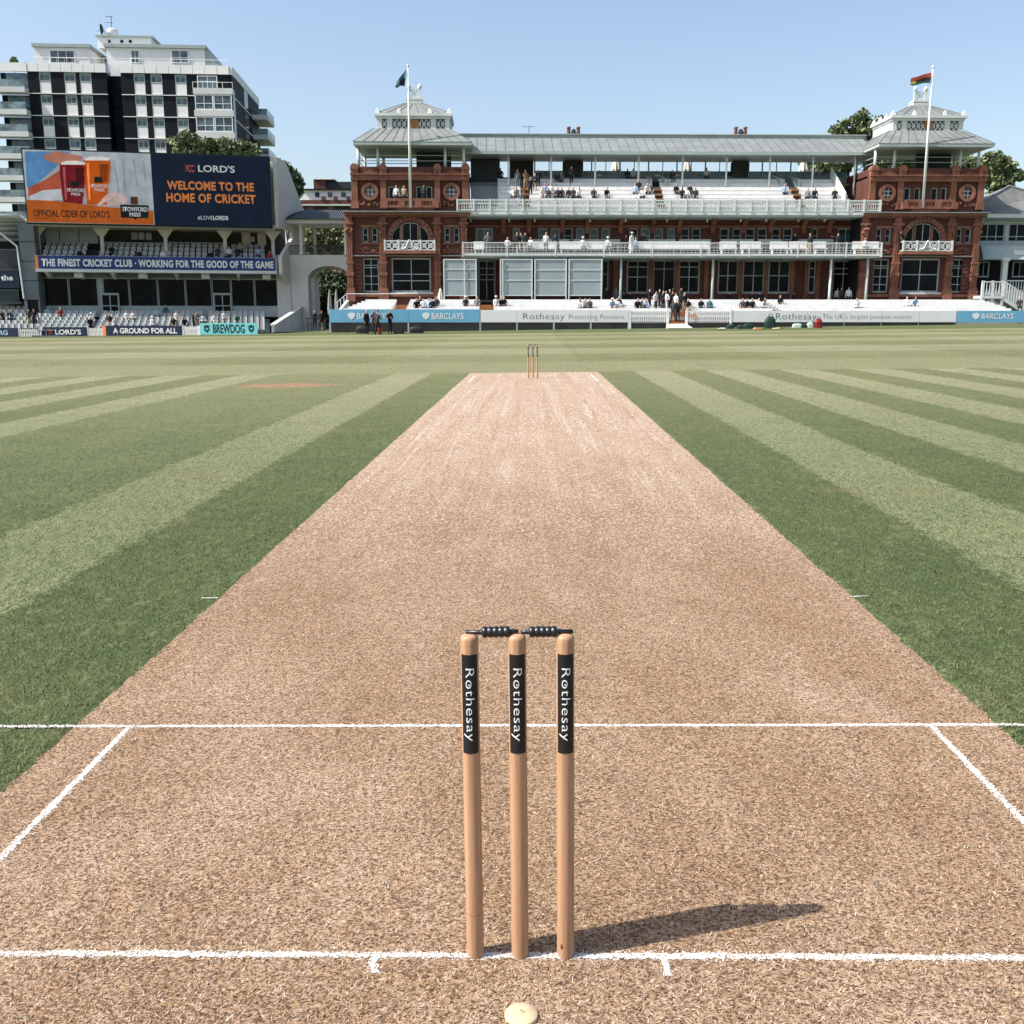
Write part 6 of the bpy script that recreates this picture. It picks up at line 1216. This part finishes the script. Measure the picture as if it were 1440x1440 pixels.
for px_, k, t in ((704, 1, 'charcoal'), (882, 1, 'navy'), (890, 1, 'light blue'), (945, 0, 'charcoal'), (993, 2, 'white')): onv(FP, px_, 262, 4.82+.68*k+.13, zb+(zd-zb)*(k+1)/4-.3+.36, 'sit', t, 'charcoal', 'on the shaded grey benches under the canopy')
for px_, hat in ((843, 1), (914, 0), (924, 1), (953, 1), (792, 0), (976, 0)): onv(FP, px_, 246, 7.62, zd-.35, 'sit', 'white' if hat else 'beige', 'grey', 'by the rear glass of the roof terrace', hat=bool(hat))
# terrace benches
TB = 'on the white terrace benches'
for px_, k, po, t in ((586, 1, 'lean', 'black'), (591, 2, 'sit', 'charcoal'), (596, 1, 'lounge', 'white'), (603, 1, 'sit', 'light blue'), (609, 1, 'lean', 'black'), (614, 2, 'sit', 'navy'), (655, 2, 'sit', 'black'), (671, 2, 'sit', 'grey'), (698, 2, 'sit', 'white'), (704, 2, 'lean', 'black'), (709, 2, 'sit', 'black'), (817, 1, 'lean', 'white'), (823, 1, 'sit', 'grey'), (829, 1, 'sit', 'charcoal'), (860, 1, 'lean', 'light blue'), (868, 1, 'sit', 'white'), (871, 2, 'sit', 'black'), (896, 1, 'lean', 'black'), (903, 1, 'sit', 'charcoal'), (909, 1, 'lean', 'light blue'), (986, 1, 'sit', 'black'), (998, 1, 'lounge', 'teal'), (1044, 1, 'sit', 'charcoal'), (1051, 1, 'sit', 'black'), (1058, 1, 'lean', 'black'), (1067, 1, 'lounge', 'white'), (1072, 1, 'lean', 'white'), (1097, 3, 'sit', 'black'), (1205, 1, 'sit', 'white'), (1274, 2, 'lounge', 'white'), (1285, 2, 'lean', 'light blue'), (1433, 2, 'sit', 'charcoal')):
    onv(FP, px_, 434, TER[k][0]+.36, TER[k][1], po, t, random.choice(('charcoal', 'beige', 'navy', 'black')), TB, rz=random.uniform(-.4, .4), hat=(px_ in (655, 698, 860)))
for px_, k, po, t, b_ in ((913, 2, 'talk', 'black', 'black'), (922, 1, 'hands', 'white', 'charcoal'), (927, 2, 'stand', 'charcoal', 'charcoal'), (932, 1, 'stand', 'navy', 'black'), (936.5, 1, 'talk', 'white', 'white'), (941, 2, 'stand', 'black', 'black'), (945, 1, 'folded', 'black', 'black'), (950, 0, 'stand', 'white', 'charcoal'), (953.5, -1, 'stand', 'black', 'black'), (947, -1, 'walk', 'charcoal', 'charcoal'), (957, 3, 'talk', 'charcoal', 'black'), (962, 0, 'hands', 'black', 'beige'), (968, 1, 'sit', 'black', 'beige')):
    kk = max(k, 0); v_ = TER[kk][0]+.4 if k >= 0 else VB+.6; z_ = TER[kk][1]-.22 if k >= 0 else FP.z(455, VB)+.15
    onv(FP, px_, 436, v_, z_ if po != 'sit' else TER[kk][1], po, t, b_, 'in the crowd at the pavilion gate', rz=random.uniform(-1.2, 1.2), sc=.97)
for px_, v_, po, t, b_ in ((866, .5, 'stand', 'grey', 'grey'), (852, 1.5, 'folded', 'charcoal', 'charcoal'), (946, 2.2, 'talk', 'black', 'black'), (1183, 0, 'stand', 'charcoal', 'black'), (1177, 2, 'stand', 'white', 'black'), (1193, -.8, 'stand', 'white', 'black')): onv(FP, px_, 420, v_, tz1-.4, po, t, b_, 'on the verandah by the pavilion doors')
for px_ in (877, 886, 1026, 1057, 1068, 1117, 810): onv(FP, px_, 422, .3, tz1+.06, 'sit', random.choice(('black', 'charcoal', 'navy')), 'black', 'in the shade of the verandah')
# the stand
for px_, k, po, t, hat in ((86, 4, 'sit', 'red', 0), (126, 1, 'lean', 'black', 0), (129, 2, 'sit', 'white', 1), (154, 2, 'sit', 'charcoal', 0), (162, 1, 'lean', 'white', 0), (179, 3, 'sit', 'white', 0), (188, 3, 'sit', 'white', 0), (216, 1, 'lounge', 'white', 1), (223, 4, 'sit', 'light blue', 0), (234, 5, 'sit', 'teal', 0), (244, 1, 'sit', 'black', 0), (249, 3, 'sit', 'white', 0), (259, 1, 'lean', 'black', 0), (286, 2, 'sit', 'white', 0), (302, 2, 'sit', 'white', 0), (316, 3, 'sit', 'white', 0), (333, 2, 'lean', 'green', 0)):
    u_ = FS.u(px_, 450, LOWROWS[k][0]); person(FS.world(u_, LOWROWS[k][0], LOWROWS[k][1]+.42), po, t, random.choice(('charcoal', 'beige', 'navy')), 'in the lower seats of the stand', rz=FS.a+.3, hat=bool(hat))
for px_, t, b_ in ((272, 'black', 'black'), (278, 'grey', 'beige')): u_ = FS.u(px_, 450, LOWROWS[1][0]); person(FS.world(u_, LOWROWS[1][0]-.3, LOWROWS[1][1]), 'talk', t, b_, 'among the lower seats of the stand', rz=.5 if t == 'grey' else 2)
for px_, k, t in ((112, 0, 'black'), (157, 1, 'black'), (195, 0, 'black'), (229, 0, 'white'), (296, 0, 'black'), (306, 1, 'charcoal'), (322, 1, 'white'), (334, 1, 'navy'), (338, 2, 'beige'), (363, 1, 'light blue'), (379, 0, 'red')): u_ = FS.u(px_, 352, UPROWS[k][0]); person(FS.world(u_, UPROWS[k][0], UPROWS[k][1]+.42), 'sit', t, 'charcoal', 'in the upper seats above the blue banner', rz=FS.a)
for px_, t, b_ in ((41, 'charcoal', 'beige'), (48.5, 'black', 'black')): u_ = FE.u(px_, 445, -2.2); person(FE.world(u_, -2.2, FE.z(463, -2.2, 45)), 'talk', t, b_, 'at the dark doorway of the grey tower', rz=.4)
for px_, t in ((6, 'black'), (16, 'black'), (20, 'light blue')): u_ = FE.u(px_, 445, -1.4); person(FE.world(u_, -1.6, FE.z(450, -1.6, 15)), 'lean', t, 'charcoal', 'in the seats beside the grey tower')
for px_, t in ((443, 'charcoal'), (453, 'black')): u_ = FL.u(px_, 450, -5); person(FL.world(u_, -5.2, gz(-18, 93)), 'stand', t, 'black', 'under the bridge arch', rz=.3)

# ================================================================== parasols, kit bags and other small things
M_CANV = mat('white_canvas', (.62, .60, .56), .8, .1, 4); M_GCAN = mat('grey_canvas', (.24, .25, .25), .8, .12, 4)
def parasol(loc, h, mt, lab, grp=None, r=.28):
    o = empty('closed_parasol', loc, random.uniform(0, 3), lab, 'parasol', grp); mb = MB(); n = 16; prof = [(.10, .30), (.85, .38), (1.0, .5), (.75, .70), (.45, .88), (.08, 1.0)]; i0 = 0
    for rr, t in prof: mb.v += [(r*rr*(1+.22*(k % 2))*math.cos(2*math.pi*k/n), r*rr*(1+.22*(k % 2))*math.sin(2*math.pi*k/n), h*t) for k in range(n)]
    mb.f = [(p*n+k, p*n+(k+1) % n, (p+1)*n+(k+1) % n, (p+1)*n+k) for p in range(len(prof)-1) for k in range(n)]; mb.build('canopy', mt, o)
    MB().tube((0, 0, 0), (0, 0, h*1.03), .03, 6).build('pole', M_DGREY, o); MB().lathe([(.28, 0), (.28, .06), (.05, .09)], 12).build('base', M_DGREY, o)
for x, k in ((866, 0), (966, 1), (1130, 2)): u_ = FP.u(x, 240, 10); parasol(FP.world(u_, 10, zd), FP.z(223, 10)-zd, M_CANV, 'closed white parasol on the pavilion roof terrace', 'closed white parasols on the roof terrace', .42)
u_ = FP.u(619.5, 415, -1.2); parasol(FP.world(u_, -1.2, tz1-.4), FP.z(405, -1.2)-tz1+.4, M_CANV, 'closed white parasol beside the first sight screen', None, .22)
for x in (464, 473.5): u_ = FL.u(x, 430, -3); parasol(FL.world(u_, -3, gz(-17, 93)), FL.z(406, -3)-gz(-17, 93), M_GCAN, 'closed grey parasol before the bridge arch', 'grey parasols by the arch', .22)
def kit(px, Y, w_, h, d_, mt, lab, strap=True, name='kit_bag', rz=0):
    r = ray(px, 462); t = (Y-CAM.y)/r.y; p = CAM+r*t; o = empty(name, (p.x, Y, gz(p.x, Y)), rz, lab, 'bag'); n = 10; mb = MB(); prof = []
    for k in range(n+1): a = math.pi*k/n; prof.append((-math.cos(a)*d_/2*(1 if 0 < k < n else .96), (math.sin(a)**.45)*h))
    for j in range(6):
        x0, x1 = -w_/2+w_*j/6, -w_/2+w_*(j+1)/6; s0, s1 = [1-.25*abs(2*(q/6)-1)**3 for q in (j, j+1)]
        mb.hexa([(x0, y*s0, z*s0) for y, z in prof], [(x1, y*s1, z*s1) for y, z in prof])
    mb.build('body', mt, o, False)
    if strap:
        s = MB()
        for k in range(8): a0, a1 = math.pi*k/8, math.pi*(k+1)/8; s.tube((-w_*.25*math.cos(a0), -d_*.2, h*.9+h*.28*math.sin(a0)), (-w_*.25*math.cos(a1), -d_*.2, h*.9+h*.28*math.sin(a1)), .025, 5)
        s.build('handle', M_DGREY, o)
    return o
MBK, MGN, MRD, MWG = mat('black_bag', (.010, .011, .014), .6, .3, 4), mat('green_bag', (.012, .035, .026), .6, .3, 4), mat('red_bag', (.20, .012, .014), .5, .15, 4), mat('white_green_bag', (.42, .52, .46), .6, .25, 5)
kit(509, 79.3, .85, .62, .5, MBK, 'black kit bag behind the men on the grass'); kit(586, 79.0, 1.05, .55, .5, MBK, 'black kit bag lying alone in front of the sky blue board'); kit(561, 78.6, .8, .26, .4, MBK, 'low flat black bag beside the man with folded arms', False); kit(534.5, 78.9, .3, .45, .25, CM['orange'], 'small orange bag among the men on the grass', False)
kit(1027, 80.0, .6, .34, .35, MGN, 'small dark bag below the white picket fence'); kit(1042, 79.8, .6, .30, .35, MGN, 'dark green bag beside the heap of kit', False); kit(1052, 79.8, .75, .42, .4, MGN, 'dark green bag with white strap in the heap of kit'); kit(1082.5, 79.8, .78, .95, .55, MGN, 'tall dark green kit bag standing before the white board'); kit(1121, 80.1, .75, .36, .4, MWG, 'white and green holdall lying before the white board'); kit(1129, 80.1, .6, .30, .4, MGN, 'dark green holdall between the pale holdalls', False); kit(1139, 80.1, .5, .42, .35, MWG, 'upright white and green bag next to the red bag', False); kit(1150.5, 80.0, .55, .72, .42, MRD, 'red box shaped bag before the white board', True)
def bat(px, Y, rz, mt, lab, tilt=.05):
    r = ray(px, 462); t = (Y-CAM.y)/r.y; p = CAM+r*t; o = empty('cricket_bat', (p.x, Y, gz(p.x, Y)+.04), rz, lab, 'bat'); o.rotation_euler = (0, -tilt, rz)
    MB().prism_x([(-.054, 0), (.054, 0), (.054, .02), (0, .062), (-.054, .02)], -.5, .08).build('blade', mt, o); MB().tube((.08, 0, .02), (.40, 0, .02), .018, 8).build('handle', MBK, o)
bat(1061, 79.3, .25, M_PALE, 'pale cricket bat leaning on the heap of kit', .6); bat(1069, 79.0, .05, CM['orange'], 'orange sleeved cricket bat flat on the grass'); bat(1095, 79.2, -.15, M_PALE, 'pale cricket bat flat beside the tall green bag')
for i, (px_, Y) in enumerate(((1015, 79.6), (1018, 79.4))):
    r = ray(px_, 462); p = CAM+r*((Y-CAM.y)/r.y); e = empty('batting_pad', (p.x, Y, gz(p.x, Y)), .3+i, 'white batting pad lying below the picket fence', 'pad', 'batting pads on the grass'); mb = MB()
    for k in range(5): mb.tube((-.3, -.08+.04*k, .06), (.32, -.08+.04*k, .06), .026, 6)
    mb.build('cane_front', CM['white'], e); MB().box(-.05, .1, -.12, .12, .04, .12).build('knee_roll', CM['white'], e)
